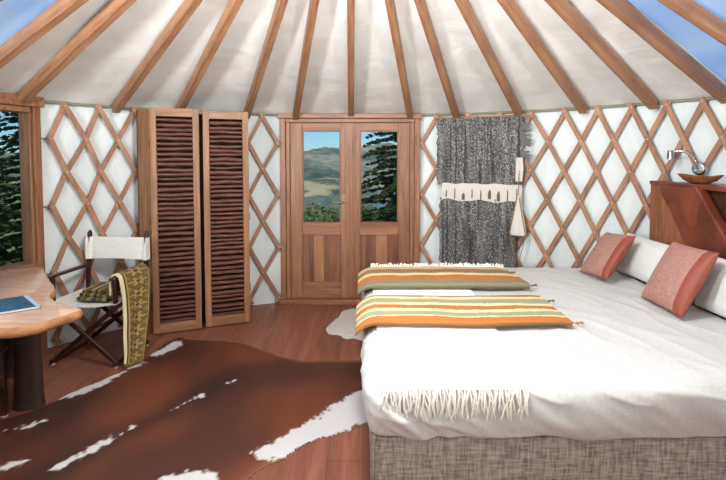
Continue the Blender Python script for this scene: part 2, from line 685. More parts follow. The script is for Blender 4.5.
def thing(name, label, cat, loc=(0, 0, 0), rz=0.0, group=None):
    o = bpy.data.objects.new(name, None)
    o.empty_display_size = 0.1
    C.objects.link(o)
    o.location = loc
    o.rotation_euler = (0, 0, rz)
    return tag(o, label, cat, group)


def struct_empty(name, loc=(0, 0, 0)):
    o = bpy.data.objects.new(name, None)
    C.objects.link(o)
    o.location = loc
    o['kind'] = 'structure'
    return o


def nz(x, y=0.0, z=0.0):
    return mnoise.noise(Vector((x, y, z)))


def sstep(a, b, x):
    t = min(max((x - a) / (b - a), 0.0), 1.0)
    return t * t * (3 - 2 * t)


def mixc(a, b, t):
    return tuple(a[i] * (1 - t) + b[i] * t for i in range(3)) + (1.0,)


# ================================================================== SETTING
# floor
b = MB()
b.lathe([(0.001, -0.06), (RW + 0.12, -0.06), (RW + 0.12, 0.0), (0.001, 0.0)], (CX, CY, 0), 96)
tag(b.build('floor', M['floor'], angle=30), kind='structure')


def wall_segment(name, a0, a1, z0, z1, wr=0.012):
    b = MB()
    n = max(8, int(abs(a1 - a0) * 1.6))
    nvv = max(2, int((z1 - z0) / 0.07))

    def f(u, v):
        a = a0 + (a1 - a0) * u
        z = z0 + (z1 - z0) * v
        d = wr * (nz(a * 0.22, z * 0.5, 3.1) * 1.2 + 0.5 * nz(a * 0.7, z * 1.3 + a * 0.15, 7.7))
        d *= min(1, v * 6 + 0.2, (1 - v) * 6 + 0.2)
        return wp(a, z, RW + 0.02 + d)
    b.sheet(f, lambda u, v: -(wp(a0 + (a1 - a0) * u, 0) - Vector((CX, CY, 0))).normalized(), 0.012, n, nvv)
    return tag(b.build(name, M['wall'], angle=80), kind='structure')


A_DL, A_DR = -14.9, 11.6      # door opening
A_W0, A_W1 = -86.0, -54.9     # window opening
wall_segment('wall_left', A_W1, A_DL, 0.0, 2.13)
wall_segment('wall_right', A_DR, 118.0, 0.0, 2.13)
wall_segment('wall_rear', 118.0, 360 + A_W0, 0.0, 2.13)
# low wall under and strip over the window, flat like the window itself
P0, P1 = wp(A_W1, 0), wp(A_W0, 0)
wdir = (P1 - P0).normalized()
wnor = Vector((0, 0, 1)).cross(wdir).normalized()
if wnor.dot(Vector((CX, CY, 0)) - P0) < 0:
    wnor = -wnor
wlen = (P1 - P0).length


def winp(s, n, z):
    return P0 + wdir * s + wnor * n + Vector((0, 0, z))


b = MB()
b.sheet(lambda u, v: winp(wlen * u, -0.03, 0.70 * v), lambda u, v: wnor, 0.012, 24, 12)
tag(b.build('wall_under_window', M['wall']), kind='structure')

# roof canvas
ridge_r0 = 0.42
RAF = [-106, -95.6, -85.2, -74.8, -64.6, -57.1, -44.0, -34.0, -21.8, -12.5, -1.5, 10.3, 19.2, 30.7, 41.5, 51.8, 61.0, 69.5, 79.8, 90.1, 100.4]


def roof_z(r):
    return 2.10 + SLOPE * (RW + 0.03 - r)


def roof_seg(name, a0, a1, mat):
    b = MB()
    n = max(6, int((a1 - a0) * 1.7))

    def f(u, v):
        a = a0 + (a1 - a0) * u
        r = RW + 0.05 + (ridge_r0 - RW - 0.05) * v
        below = [q for q in RAF if q <= a]
        above = [q for q in RAF if q > a]
        sc = 0.0
        if below and above:
            t = (a - below[-1]) / (above[0] - below[-1])
            sc = math.sin(math.pi * t)
        w = nz(a * 0.30, r * 2.6, 1.3) * 0.5 + nz(a * 0.12 + r * 2.0, r * 5.5, 9.0) * 0.5
        edge = sstep(0.0, 0.12, v)
        z = roof_z(r) + 0.018 * sc * (0.4 + 0.6 * edge) * min(1, r / 1.6) + 0.016 * w * (1.25 - edge * 0.6) * min(1, r)
        z -= 0.02 * (1 - sstep(0, 0.035, v)) * (1 + 0.8 * nz(a * 0.4, 5.0))
        return wp(a, z, r)
    b.sheet(f, lambda u, v: (0, 0, -1), 0.006, n, 46)
    return tag(b.build(name, mat, angle=80), kind='structure')


roof_seg('ceiling', -62.6, 61.5, M['roof'])
roof_seg('ceiling_skylight_left', -93.4, -62.7, M['film'])
roof_seg('ceiling_skylight_right', 61.6, 90.0, M['film'])
roof_seg('ceiling_rear', 90.1, 266.5, M['roof'])
# rope along the eaves and crown ring
b = MB()
pts = [wp(a, 2.085 + 0.006 * nz(a * 0.3), RW - 0.005) for a in range(-54, 119, 2)]
b.tube(pts, 0.014, 8)
tag(b.build('trim_1', M['rope']), kind='structure')
b = MB()
b.lathe([(ridge_r0 - 0.09, 2.93), (ridge_r0 + 0.02, 2.93), (ridge_r0 + 0.02, 3.06), (ridge_r0 - 0.09, 3.06), (ridge_r0 - 0.09, 2.931)], (CX, CY, 0), 48)
ring = b.build('trim_2', M['rafter'], angle=30)
tag(ring, kind='structure')

# rafters, one by one
ords = ['first', 'second', 'third', 'fourth', 'fifth', 'sixth', 'seventh', 'eighth', 'ninth', 'tenth']
mid_i = RAF.index(-1.5)
for i, a in enumerate(RAF):
    r0, r1 = RW - 0.055, ridge_r0 + 0.0
    L = math.hypot(r0 - r1, SLOPE * (r0 - r1))
    b = MB()
    hw, hh = 0.027, 0.0425
    # tapered beam with a notched end standing on the eaves rope
    prof = [(0, -hh), (L, -hh * 0.9), (L, hh * 0.9), (0.0, hh)]
    vs = []
    for sx in (-1, 1):
        for k, (x, z) in enumerate(prof):
            w_ = hw * (1.12 if x == 0 else 0.92)
            vs.append((x, sx * w_, z))
    b.add(vs, [(0, 1, 2, 3), (7, 6, 5, 4), (0, 4, 5, 1), (1, 5, 6, 2), (2, 6, 7, 3), (3, 7, 4, 0)])
    o = b.build('rafter', M['rafter'], bevel=0.004)
    o.location = wp(a, roof_z(r0) - 0.062, r0)
    din = (Vector((CX, CY, 0)) - wp(a, 0)).normalized()
    xax = (din + Vector((0, 0, SLOPE))).normalized()
    yax = Vector((0, 0, 1)).cross(xax).normalized()
    zax = xax.cross(yax)
    o.rotation_euler = Matrix((xax, yax, zax)).transposed().to_euler()
    if i == mid_i:
        lb = 'roof rafter running straight up above the middle of the double door'
    elif i < mid_i:
        lb = '%s roof rafter to the left of the one above the door middle' % ords[mid_i - i - 1]
    else:
        lb = '%s roof rafter to the right of the one above the door middle' % ords[i - mid_i - 1]
    tag(o, lb, 'rafter', 'roof rafters')

# ------------------------------------------------------------------ double door
DY = 5.02
door = struct_empty('door_1', (-0.142, DY, 0))
dorg = (-0.142, DY, 0)
b = MB(dorg)
b.box((-0.905, DY - 0.005, 0.05), (-0.845, DY + 0.15, 2.045))
b.box((0.562, DY - 0.005, 0.05), (0.622, DY + 0.15, 2.045))
b.box((-0.845, DY + 0.02, 0.05), (-0.80, DY + 0.15, 2.03))
b.box((0.515, DY + 0.02, 0.05), (0.562, DY + 0.15, 2.03))
b.build('jamb', M['door_z'], door, bevel=0.006)
b = MB(dorg)
b.box((-0.925, DY - 0.02, 2.045), (0.642, DY + 0.16, 2.10))
b.box((-0.845, DY + 0.01, 2.0), (0.562, DY + 0.15, 2.045))
b.build('lintel', M['door_x'], door, bevel=0.006)
b = MB(dorg)
b.box((-0.925, DY - 0.03, 0.0), (0.642, DY + 0.16, 0.05))
b.build('threshold', M['door_x'], door, bevel=0.006)
leaf_spec = [(-0.798, -0.142, -0.668, -0.246), (-0.140, 0.513, -0.033, 0.39)]
for li, (x0, x1, g0, g1) in enumerate(leaf_spec):
    y0, y1 = DY + 0.035, DY + 0.085
    b = MB(dorg)
    b.box((x0, y0, 0.055), (g0, y1, 1.998))
    b.box((g1, y0, 0.055), (x1, y1, 1.998))
    lf = b.build('door_leaf', M['door_z'], door, bevel=0.004)
    for q0, q1 in ((1.915, 1.998), (0.762, 0.894), (0.055, 0.241)):
        b = MB(dorg)
        b.box((g0, y0 + 0.001, q0), (g1, y1, q1))
        b.build('rail', M['door_x'], lf, bevel=0.004)
    b = MB(dorg)
    w_ = g1 - g0
    cuts = [0, 0.29, 0.56, 1.0] if li == 0 else [0, 0.42, 0.72, 1.0]
    for k in range(3):
        b.box((g0 + w_ * cuts[k], y0 + 0.014 + 0.001 * k, 0.235), (g0 + w_ * cuts[k + 1] - 0.003, y1 - 0.01, 0.768), 1 if k == 1 else 0)
    b.build('panel', [M['door_dark'], M['door_pale']], lf, bevel=0.002)
    b = MB(dorg)
    for q0, q1 in (((g0, 0.894), (g0 + 0.014, 1.915)), ((g1 - 0.014, 0.894), (g1, 1.915)), ((g0 + 0.014, 0.894), (g1 - 0.014, 0.908)), ((g0 + 0.014, 1.901), (g1 - 0.014, 1.915))):
        b.box((q0[0], y0 + 0.008, q0[1]), (q1[0], y1 - 0.012, q1[1]))
    b.build('glazing_bead', M['door_dark'], lf)
    b = MB(dorg)
    b.box((g0 + 0.002, y0 + 0.024, 0.896), (g1 - 0.002, y0 + 0.028, 1.913))
    b.build('glass', M['glass'], lf, smooth=False)
    if li == 0:
        b = MB(dorg)
        b.box((x1 - 0.095, y0 - 0.008, 0.935), (x1 - 0.058, y0, 1.215))
        b.lathe([(0.0001, 0), (0.017, 0), (0.017, 0.01), (0.0001, 0.01)], (x1 - 0.0765, y0 - 0.008, 0.99), 16, mat=Matrix.Rotation(R_(90), 3, 'X'))
        b.tube([(x1 - 0.0765, y0 - 0.004, 1.13), (x1 - 0.0765, y0 - 0.055, 1.13), (x1 - 0.09, y0 - 0.06, 1.13), (x1 - 0.195, y0 - 0.055, 1.127)], [0.011, 0.011, 0.011, 0.009], 10)
        b.build('handle', M['brass'], lf, bevel=0.003)
    else:
        b = MB(dorg)
        b.box((x0 - 0.012, y0 - 0.012, 0.06), (x0 + 0.03, y0 + 0.001, 1.995))
        b.build('meeting_strip', M['door_z'], lf, bevel=0.003)

# ------------------------------------------------------------------ window on the left
win = struct_empty('window_1', tuple(P0))
b = MB(P0)
WM = Matrix((wdir, -wnor, Vector((0, 0, 1)))).transposed().to_4x4()
WM.translation = P0
b.box((-0.01, -0.06, 0.0), (0.05, 0.09, 2.03), 0, WM)
b.box((0.05, -0.035, 0.70), (0.070, 0.09, 1.99), 0, WM)
b.box((wlen - 0.14, -0.05, 0.0), (wlen, 0.09, 2.03), 0, WM)
b.build('window_frame', M['door_z'], win, bevel=0.005)
b = MB(P0)
b.box((-0.03, -0.085, 2.03), (wlen + 0.04, 0.10, 2.115), 0, WM)
b.box((0.065, -0.055, 1.985), (wlen - 0.13, 0.09, 2.03), 0, WM)
b.build('window_head', M['door_x'], win, bevel=0.005)
b = MB(P0)
b.box((0.0, -0.075, 0.705), (wlen, 0.1, 0.765), 0, WM)
b.build('window_sill', M['door_x'], win, bevel=0.005)
b = MB(P0)
b.box((0.066, 0.02, 0.76), (wlen - 0.13, 0.025, 1.99), 0, WM)
b.build('glass', M['glass'], win, smooth=False)


# ------------------------------------------------------------------ lattice
def lattice(name, label, cols, first_top, over=1):
    """cols: angle of each half column; slats run between z levels one half column at a time"""
    mid = cols[len(cols) // 2]
    root = thing(name, label, 'lattice', wp(mid, 0, RW - 0.04))
    org = tuple(root.location)
    zs = [2.062 - 0.283 * k for k in range(8)] + [0.03]
    n = len(cols)

    def ang(c):
        c0 = int(math.floor(c))
        c0 = min(max(c0, 0), n - 2)
        return cols[c0] + (cols[c0 + 1] - cols[c0]) * (c - c0)

    def slat(c_start, k_start, dirn, layer):
        # follow the slat from node (c,k) downward until an edge
        pts = []
        c, k = c_start, k_start
        nodes = []
        while True:
            nodes.append((c, k))
            if k == 8 or c + dirn < 0 or c + dirn > n - 1:
                break
            if k == 7:
                nodes.append((c + dirn * 0.19, 8))
                break
            c += dirn
            k += 1
        if len(nodes) < 2:
            return
        rr = RW - 0.026 - layer * 0.016
        P = [wp(ang(c_), zs[k_], rr) for c_, k_ in nodes]
        # short tails past the first and last rivet
        h = (P[0] - P[1]).normalized()
        P.insert(0, P[0] + h * (0.036 if nodes[0][1] == 0 else 0.03))
        if nodes[-1][1] != 8:
            P.append(P[-1] + (P[-1] - P[-2]).normalized() * 0.03)
        N = [(Vector((CX, CY, 0)) - Vector((p.x, p.y, 0))).normalized() for p in P]
        b = MB(org)
        b.ribbon(P, N, 0.041, 0.013)
        if layer == 1:
            for (c_, k_) in nodes:
                if k_ < 8:
                    q = wp(ang(c_), zs[k_], rr)
                    nn = (Vector((CX, CY, 0)) - Vector((q.x, q.y, 0))).normalized()
                    b.tube([q + nn * 0.004, q + nn * 0.0095], [0.0075, 0.0055], 8, 1)
        b.build('slat', [M['slat'], M['rivet']], root, bevel=0.003)
    par = first_top % 2
    for layer, dirn in ((0, -over), (1, over)):
        for c in range(n):
            if c % 2 == par:
                slat(c, 0, dirn, layer)
        # slats that begin at the side edge
        edge = 0 if dirn == 1 else n - 1
        for k in range(1, 8):
            if (edge + k) % 2 == par:
                slat(edge, k, dirn, layer)
    return root, zs


Lc = [-15.9, -18.8, -21.5]
Lc += [-21.5 - (41.03 - 21.5) / 7 * k for k in range(1, 8)]
Lc += [-43.6, -46.3, -48.3, -51.1, -53.2]
latL, zs = lattice('lattice_screen', 'crossed wooden wall lattice between the left window and the double door', Lc, 1, -1)
Rc = [12.5, 15.4, 18.4, 21.4, 24.4, 27.3, 30.0, 32.8, 35.7, 38.4, 41.1, 43.6, 46.1, 48.6, 51.0, 53.4, 55.7, 58.0]
while Rc[-1] < 112:
    Rc.append(Rc[-1] + 2.5)
latR, zs = lattice('lattice_screen', 'crossed wooden wall lattice right of the double door behind the bed', Rc, 1)


def hooks(root, a, a2):
    for k in (1, 3, 5):
        z = zs[k]
        b = MB(tuple(root.location))
        p = wp(a, z, RW - 0.045)
        q = wp(a2, z, RW - 0.045)
        d = (q - p).normalized()
        b.tube([p, p + d * 0.03 + Vector((0, 0, 0.012)), p + d * 0.045, p + d * 0.03 - Vector((0, 0, 0.012)), p], 0.004, 8)
        b.tube([p + d * 0.04, q], 0.005, 8)
        b.build('hook', M['hook'], root)


hooks(latL, -15.9, -15.2)
hooks(latR, 12.5, 11.8)
hooks(latL, -53.2, -54.6)

# ================================================================== OUTSIDE
b = MB()


def slope_z(x, y):
    d = max(0.0, math.hypot(x - CX, y - CY) - 4.0)
    if y > 5 and d < 130:
        return -0.35 - d * 0.13 + 0.5 * nz(x * 0.08, y * 0.08) * min(1, d / 8)
    return -0.35 - (min(d, 130) * 0.13 + max(0, d - 130) * 0.03 if y > 5 else d * 0.05)


def slope_f(u, v):
    a = 2 * math.pi * u
    r = 2.5 + (118 + 330 * sstep(R_(345), R_(320), a) * sstep(R_(180), R_(220), a)) * v * v
    x, y = CX + r * math.sin(a), CY + r * math.cos(a)
    return (x, y, slope_z(x, y))


b.grid(slope_f, 72, 40)
tag(b.build('ground_slope', M['slope'], angle=80), kind='structure')
b = MB()
b.box((-60, 90, -61), (1500, 1500, -60))
tag(b.build('lake_water', M['lake']), kind='structure')
b = MB()


def hill_f(u, v):
    x = -900 + 1800 * u
    d = v
    y0 = 500 + 50 * nz(x * 0.006, 2.0) - 190 * sstep(40, -60, x)
    y = y0 + 900 * d
    top = 17 + 8 * nz(x * 0.010, 0.5) + 6 * nz(x * 0.045, 4.0) + max(-12, min(14, (x + 60) * 0.10))
    z = -63 + (top + 63) * sstep(0, 0.85, d) ** 0.9 + 11 * nz(x * 0.016, y * 0.016, 1.0) * (0.15 + d) + 3 * nz(x * 0.06, y * 0.06, 5.0)
    return (x, y, z)


b.grid(hill_f, 240, 110)
tag(b.build('hillside', M['hill'], angle=80), kind='structure')


def conifer_meshes(h, rad, seed):
    rnd = random.Random(seed)
    tr = MB()
    tr.tube([(0, 0, -0.3), (0.02, 0, h * 0.5), (0, 0, h)], [0.11, 0.06, 0.01], 8)
    fo = MB()
    z = 0.35
    while z < h - 0.1:
        L = rad * (1 - z / h) ** 0.85 + 0.12
        nb = 6
        a0 = rnd.random() * 6.28
        for k in range(nb):
            a = a0 + 6.283 * k / nb + rnd.uniform(-0.3, 0.3)
            l = L * rnd.uniform(0.75, 1.12)
            d = Vector((math.cos(a), math.sin(a), 0))
            pr = Vector((-d.y, d.x, 0))
            bp = []
            for t in (0, 0.35, 0.7, 1.0):
                bp.append(d * l * t + Vector((0, 0, z + 0.18 * l * t - 0.30 * l * t * t)))
            tr.tube(bp, [0.018, 0.014, 0.009, 0.004], 5)
            steps = max(3, int(l / 0.13))
            for q in range(steps):
                t = 0.18 + 0.82 * (q + rnd.random()) / steps
                p = d * l * t + Vector((0, 0, z + 0.18 * l * t - 0.30 * l * t * t))
                for sd in (-1, 1, 0, -1, 1):
                    tl = rnd.uniform(0.14, 0.34) * (1.15 - 0.6 * t)
                    e = (d * rnd.uniform(0.4, 0.9) + pr * sd * rnd.uniform(0.5, 1.0) + Vector((0, 0, rnd.uniform(-0.35, 0.2)))).normalized()
                    s_ = e.cross(Vector((0, 0, 1)))
                    if s_.length < 0.01:
                        continue
                    s_.normalize()
                    w_ = rnd.uniform(0.026, 0.055)
                    u_ = s_.cross(e)
                    q0, q1 = p, p + e * tl
                    mpt = (q0 + q1) / 2
                    fo.add([q0, mpt + s_ * w_, q1, mpt - s_ * w_], [(0, 1, 2, 3)])
                    fo.add([q0, mpt + u_ * w_, q1, mpt - u_ * w_], [(0, 1, 2, 3)])
        z += rnd.uniform(0.15, 0.24)
    return tr, fo


def conifer(loc, h, rad, seed, label):
    t = thing('conifer_tree', label, 'tree', loc, random.Random(seed).random() * 6, 'conifers outside')
    tr, fo = conifer_meshes(h, rad, seed)
    tr.build('trunk', M['bark'], t)
    fo.build('foliage', M['needle'], t, smooth=False)
    return t


def gz(x, y):
    return slope_z(x, y) - 0.05


x, y = 1.34, 14.0
conifer((x, y, gz(x, y)), 7.6, 2.1, 11, 'dark conifer tree seen through the right-hand door pane')
for (x, y, h, r, s, lb) in (
        (-7.1, 6.9, 6.5, 1.9, 21, 'tall dark conifer filling the left edge of the window view'),
        (-8.6, 12.8, 9.5, 2.3, 22, 'dark conifer farther off behind the window post'),
        (-11.2, 9.4, 6.2, 2.2, 23, 'dark conifer low down in the middle of the window view')):
    conifer((x, y, gz(x, y)), h, r, s, lb)


def shrub_mesh(seed, n=900):
    rnd = random.Random(seed)
    b = MB()
    lumps = [(Vector((rnd.uniform(-0.5, 0.5), rnd.uniform(-0.5, 0.5), rnd.uniform(0.2, 0.62))), rnd.uniform(0.3, 0.5)) for _ in range(7)]
    for i in range(n):
        c, r = rnd.choice(lumps)
        d = Vector((rnd.gauss(0, 1), rnd.gauss(0, 1), rnd.gauss(0.3, 1))).normalized()
        p = c + d * r * rnd.uniform(0.8, 1.05)
        if p.z < 0:
            p.z = abs(p.z) * 0.3
        a = Vector((rnd.gauss(0, 1), rnd.gauss(0, 1), rnd.gauss(0, 1))).normalized()
        s_ = a.cross(d)
        if s_.length < 0.05:
            continue
        s_.normalize()
        w_ = rnd.uniform(0.035, 0.075)
        e = (a - d * 0.3).normalized()
        b.add([p, p + e * w_ + s_ * w_ * 0.5, p + e * w_ * 2, p + e * w_ - s_ * w_ * 0.5], [(0, 1, 2, 3)])
    st = MB()
    for k in range(5):
        a = rnd.random() * 6.28
        st.tube([(0, 0, -0.1), (0.12 * math.cos(a), 0.12 * math.sin(a), 0.2), (0.4 * math.cos(a), 0.4 * math.sin(a), 0.55)], [0.03, 0.022, 0.01], 5)
    return b, st


protos = []
for s in range(3):
    fo, st = shrub_mesh(40 + s)
    protos.append((fo, st))
shrub_src = []
rnd = random.Random(5)
shrub_pos = []
tries = 0
while len(shrub_pos) < 34 and tries < 4000:
    tries += 1
    yy = 24 + 62 * rnd.random() ** 0.8
    xx = rnd.uniform(-0.155, 0.07) * yy
    sc = rnd.uniform(1.6, 2.6) * (0.75 + yy / 90)
    if abs(xx - 1.34) < 1.5 and yy < 18:
        continue
    if all(math.hypot(xx - a, yy - c_) > 1.0 * (sc + q) for a, c_, q in shrub_pos):
        shrub_pos.append((xx, yy, sc))
near = [(-4.5, 4.7, 0.7), (-3.75, 6.1, 0.7)]
for k, (xx, yy, sc) in enumerate(shrub_pos + near):
    is_near = k >= len(shrub_pos)
    j = k % 3
    if k < 3:
        root = thing('shrub', 'round green shrub on the slope beyond the double door', 'shrub', (0, 0, 0), 0, 'shrubs on the slope beyond the door')
        fo, st = protos[j]
        kids = [fo.build('foliage', M['leaf'], root, smooth=False), st.build('stem', M['bark'], root)]
        shrub_src.append((root, kids))
    else:
        src, skids = shrub_src[j]
        root = src.copy()
        C.objects.link(root)
        for ch in skids:
            c2 = ch.copy()
            C.objects.link(c2)
            c2.parent = root
        if is_near:
            root['label'] = 'green shrub growing outside under the left window'
            root['group'] = 'shrubs outside the left window'
    root.location = (xx, yy, slope_z(xx, yy) - 0.05)
    root.rotation_euler = (0, 0, rnd.random() * 6.28)
    root.scale = (sc, sc, sc * 0.8)

# ================================================================== FURNITURE
# ------------------------------------------------------------------ wardrobe
A, D = Vector((-1.925, 4.165, 0)), Vector((-1.125, 4.475, 0))
E_, F_, B_ = Vector((-1.19, 4.74, 0)), Vector((-1.80, 4.44, 0)), Vector((-2.10, 4.28, 0))
ward = thing('wardrobe', 'tall corner wardrobe with two dark twig-louvre doors left of the double door', 'wardrobe', tuple((A + D) / 2))
worg = tuple(ward.location)
H_W = 2.058
fd = (D - A).normalized()
fn_ = Vector((fd.y, -fd.x, 0))        # out of the front


def wall_panel(b, p, q, z0, z1, t, inward):
    d = (q - p).normalized()
    n_ = Vector((-d.y, d.x, 0))
    if n_.dot(inward) < 0:
        n_ = -n_
    poly = [p, q, q + n_ * t, p + n_ * t]
    b.prism([(v.x, v.y) for v in poly], z0, z1)


cen = (A + D + E_ + B_) / 4
b = MB(worg)
wall_panel(b, B_, A, 0.0, H_W, 0.022, cen - A)
b.build('side_panel', M['ward'], ward, bevel=0.003)
b = MB(worg)
wall_panel(b, D, E_, 0.0, H_W, 0.022, cen - D)
b.build('side_panel', M['ward'], ward, bevel=0.003)
b = MB(worg)
wall_panel(b, E_, F_, 0.0, H_W, 0.012, cen - E_)
wall_panel(b, F_, B_, 0.0, H_W, 0.012, cen - F_)
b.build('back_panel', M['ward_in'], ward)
b = MB(worg)
ins = [A + fd * 0.024, D - fd * 0.024, E_ + (cen - E_) * 0.1, F_ + (cen - F_) * 0.12, B_ + (cen - B_) * 0.12]
b.prism([(v.x, v.y) for v in ins], H_W - 0.03, H_W - 0.003)
b.build('top_panel', M['ward_x'], ward)
b = MB(worg)
b.prism([(v.x, v.y) for v in ins], 0.0, 0.035)
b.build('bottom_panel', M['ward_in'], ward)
# two doors with a slight gap between
DW = (D - A).length
for di, (s0, s1, z1) in enumerate(((0.0, 0.418, 2.07), (0.452, DW + 0.01, 2.06))):
    off = fn_ * (0.03 if di == 0 else 0.012)
    dz0 = 0.01

    def dp(s, n_, z):
        return A + off + fd * s + fn_ * n_ + Vector((0, 0, z))
    b = MB(worg)
    sw = 0.056
    for (a0, a1) in ((s0, s0 + sw), (s1 - sw, s1)):
        b.bar(dp((a0 + a1) / 2, 0, dz0), dp((a0 + a1) / 2, 0, z1), a1 - a0, 0.03, fn_)
    dr = b.build('door', M['ward'], ward, bevel=0.003)
    for zc, hh in ((z1 - 0.038, 0.076), (dz0 + 0.045, 0.09)):
        b = MB(worg)
        b.bar(dp(s0 + sw, 0, zc), dp(s1 - sw, 0, zc), 0.029, hh, (0, 0, 1))
        b.build('rail', M['ward_x'], dr, bevel=0.003)
    b = MB(worg)
    rt = random.Random(3 + di)
    zz = dz0 + 0.105
    while zz < z1 - 0.085:
        r_ = rt.uniform(0.012, 0.019)
        pts, rs = [], []
        ph = rt.random() * 9
        for k in range(9):
            t = k / 8
            pts.append(dp(s0 + sw - 0.004 + (s1 - s0 - 2 * sw + 0.008) * t, 0.004 + 0.005 * nz(t * 3 + ph, 1), zz + 0.007 * nz(t * 2.4 + ph, zz * 9)))
            rs.append(r_ * (1 + 0.22 * nz(t * 5 + ph, 4)))
        b.tube(pts, rs, 7)
        zz += r_ * 1.5 + rt.uniform(0.016, 0.026)
    b.build('twig_louvre', M['twig'], dr)
    for zc in (0.35, 1.05, 1.75):
        b = MB(worg)
        sc_ = s0 - 0.001 if di == 0 else s1 + 0.001
        b.tube([dp(sc_, -0.002, zc - 0.035), dp(sc_, -0.002, zc + 0.035)], 0.007, 8)
        b.build('hinge', M['black'], dr)

# ------------------------------------------------------------------ table
outl = [(-1.99, 2.22), (-1.93, 2.33), (-1.80, 2.335), (-1.75, 2.365), (-1.71, 2.395), (-1.68, 2.49), (-1.645, 2.56), (-1.622, 2.60), (-1.64, 2.635), (-1.75, 2.70),
        (-1.85, 2.75), (-1.94, 2.82), (-2.005, 2.90), (-2.03, 2.98), (-2.09, 3.08), (-2.22, 3.22), (-2.34, 3.36), (-2.46, 3.51),
        (-2.54, 3.61), (-2.62, 3.64), (-2.69, 3.59), (-2.82, 3.33), (-2.93, 3.05), (-3.02, 2.72), (-3.06, 2.42), (-2.72, 2.28), (-2.3, 2.2)]


def smooth_closed(poly, it=1):
    for _ in range(it):
        q = []
        for i in range(len(poly)):
            a, c = Vector(poly[i]), Vector(poly[(i + 1) % len(poly)])
            q += [tuple(a * 0.75 + c * 0.25), tuple(a * 0.25 + c * 0.75)]
        poly = q
    return poly


tab = thing('table', 'pale live-edge slab table under the left window', 'table', (-2.35, 2.85, 0))
torg = tuple(tab.location)
pl = smooth_closed(outl, 2)
b = MB(torg)
n = len(pl)
ctr = Vector((sum(p[0] for p in pl) / n, sum(p[1] for p in pl) / n))
rings = []
for zz, k in ((0.75, 0.0), (0.742, -0.006), (0.722, -0.012), (0.70, -0.002), (0.69, 0.014)):
    ring_ = []
    for i, p in enumerate(pl):
        t_ = Vector(pl[(i + 1) % n]) - Vector(pl[i - 1])
        nn = Vector((-t_.y, t_.x)).normalized()     # inward for a counter-clockwise outline
        q = Vector(p) + nn * (k + (0.006 * nz(p[0] * 14, p[1] * 14, zz * 25) if k else 0))
        ring_.append((q.x, q.y, zz))
    rings.append(ring_)
vs = [p for r_ in rings for p in r_]
b.add(vs, [tuple(range(n))], 0)
b2 = len(b.v) - len(vs)
b.f.append(tuple(b2 + 4 * n + i for i in range(n - 1, -1, -1)))
b.m.append(0)
for j in range(4):
    for i in range(n):
        i2 = (i + 1) % n
        b.f.append((b2 + j * n + i, b2 + j * n + i2, b2 + (j + 1) * n + i2, b2 + (j + 1) * n + i))
        b.m.append(1)
b.build('tabletop', [M['table'], M['table_edge']], tab, angle=50)


def trunk_leg(x, y, r, seed):
    b = MB(torg)
    vs = []
    nn, prof = 20, [(0.0, 1.12), (0.08, 1.0), (0.35, 0.92), (0.6, 1.0), (0.695, 1.06)]
    for z, k in prof:
        for i in range(nn):
            a = 6.2832 * i / nn
            rr = r * k * (1 + 0.13 * nz(math.cos(a) * 1.5 + seed, math.sin(a) * 1.5, z * 1.2) + 0.05 * math.cos(3 * a + seed))
            vs.append((x + rr * math.cos(a), y + rr * math.sin(a) * 0.8, z))
    fs = []
    for j in range(len(prof) - 1):
        for i in range(nn):
            fs.append((j * nn + i, j * nn + (i + 1) % nn, (j + 1) * nn + (i + 1) % nn, (j + 1) * nn + i))
    fs += [tuple(range(nn - 1, -1, -1)), tuple((len(prof) - 1) * nn + i for i in range(nn))]
    b.add(vs, fs)
    b.build('leg', M['dark_wood'], tab)


trunk_leg(-2.19, 2.95, 0.086, 1.0)
trunk_leg(-2.62, 3.42, 0.12, 4.0)
trunk_leg(-2.75, 2.55, 0.13, 7.0)

# low stool under the table, mostly out of the frame
stool = thing('stool', 'dark brown wooden stool tucked under the slab table at the left edge', 'stool', (-2.33, 2.64, 0.013), R_(18))
b = MB()
b.rbox((-0.17, -0.15, 0.415), (0.17, 0.15, 0.45), 0.015, (6, 6, 3))
b.build('seat', M['dark_wood'], stool)
for sx in (-1, 1):
    for sy in (-1, 1):
        b = MB()
        b.bar((sx * 0.14, sy * 0.12, 0.012), (sx * 0.13, sy * 0.11, 0.418), 0.04, 0.04, (1, 0, 0))
        lg = b.build('leg', M['chair_wood'], stool, bevel=0.004)
        b = MB()
        b.lathe([(0.016, 0), (0.02, 0.006), (0.014, 0.014)], (sx * 0.14, sy * 0.12, 0), 12)
        b.build('glide', M['glide'], lg)
b = MB()
for sx in (-1, 1):
    b.bar((sx * 0.135, -0.115, 0.17), (sx * 0.135, 0.115, 0.17), 0.022, 0.03)
b.build('stretcher', M['chair_wood'], stool, bevel=0.003)

# book on the table
bk = thing('book', 'large thin book with a dark blue landscape cover lying on the slab table', 'book', (-2.03, 2.66, 0.752), 0)
cor = [(-1.87, 2.632), (-2.09, 2.83), (-2.36, 2.63), (-2.14, 2.43)]
borg = tuple(bk.location)
cc = Vector((sum(p[0] for p in cor) / 4, sum(p[1] for p in cor) / 4))
inset = [tuple(cc + (Vector(p) - cc) * 0.975) for p in cor]
b = MB(borg)
b.prism(inset, 0.755, 0.766)
b.build('pages', M['paper'], bk)
b = MB(borg)
b.prism(cor, 0.752, 0.755)
b.prism(cor, 0.766, 0.7685)
b.build('cover', M['cover'], bk)
b = MB(borg)
e0, e1 = Vector(cor[0]), Vector(cor[1])
inn = (cc - (e0 + e1) / 2).normalized()
q = [e0, e1, e1 + inn * 0.022, e0 + inn * 0.022]
b.prism([tuple(v) for v in q], 0.7685, 0.7692)
b.build('spine_band', plain('pale_blue_band', (168, 196, 214), 0.3), bk)

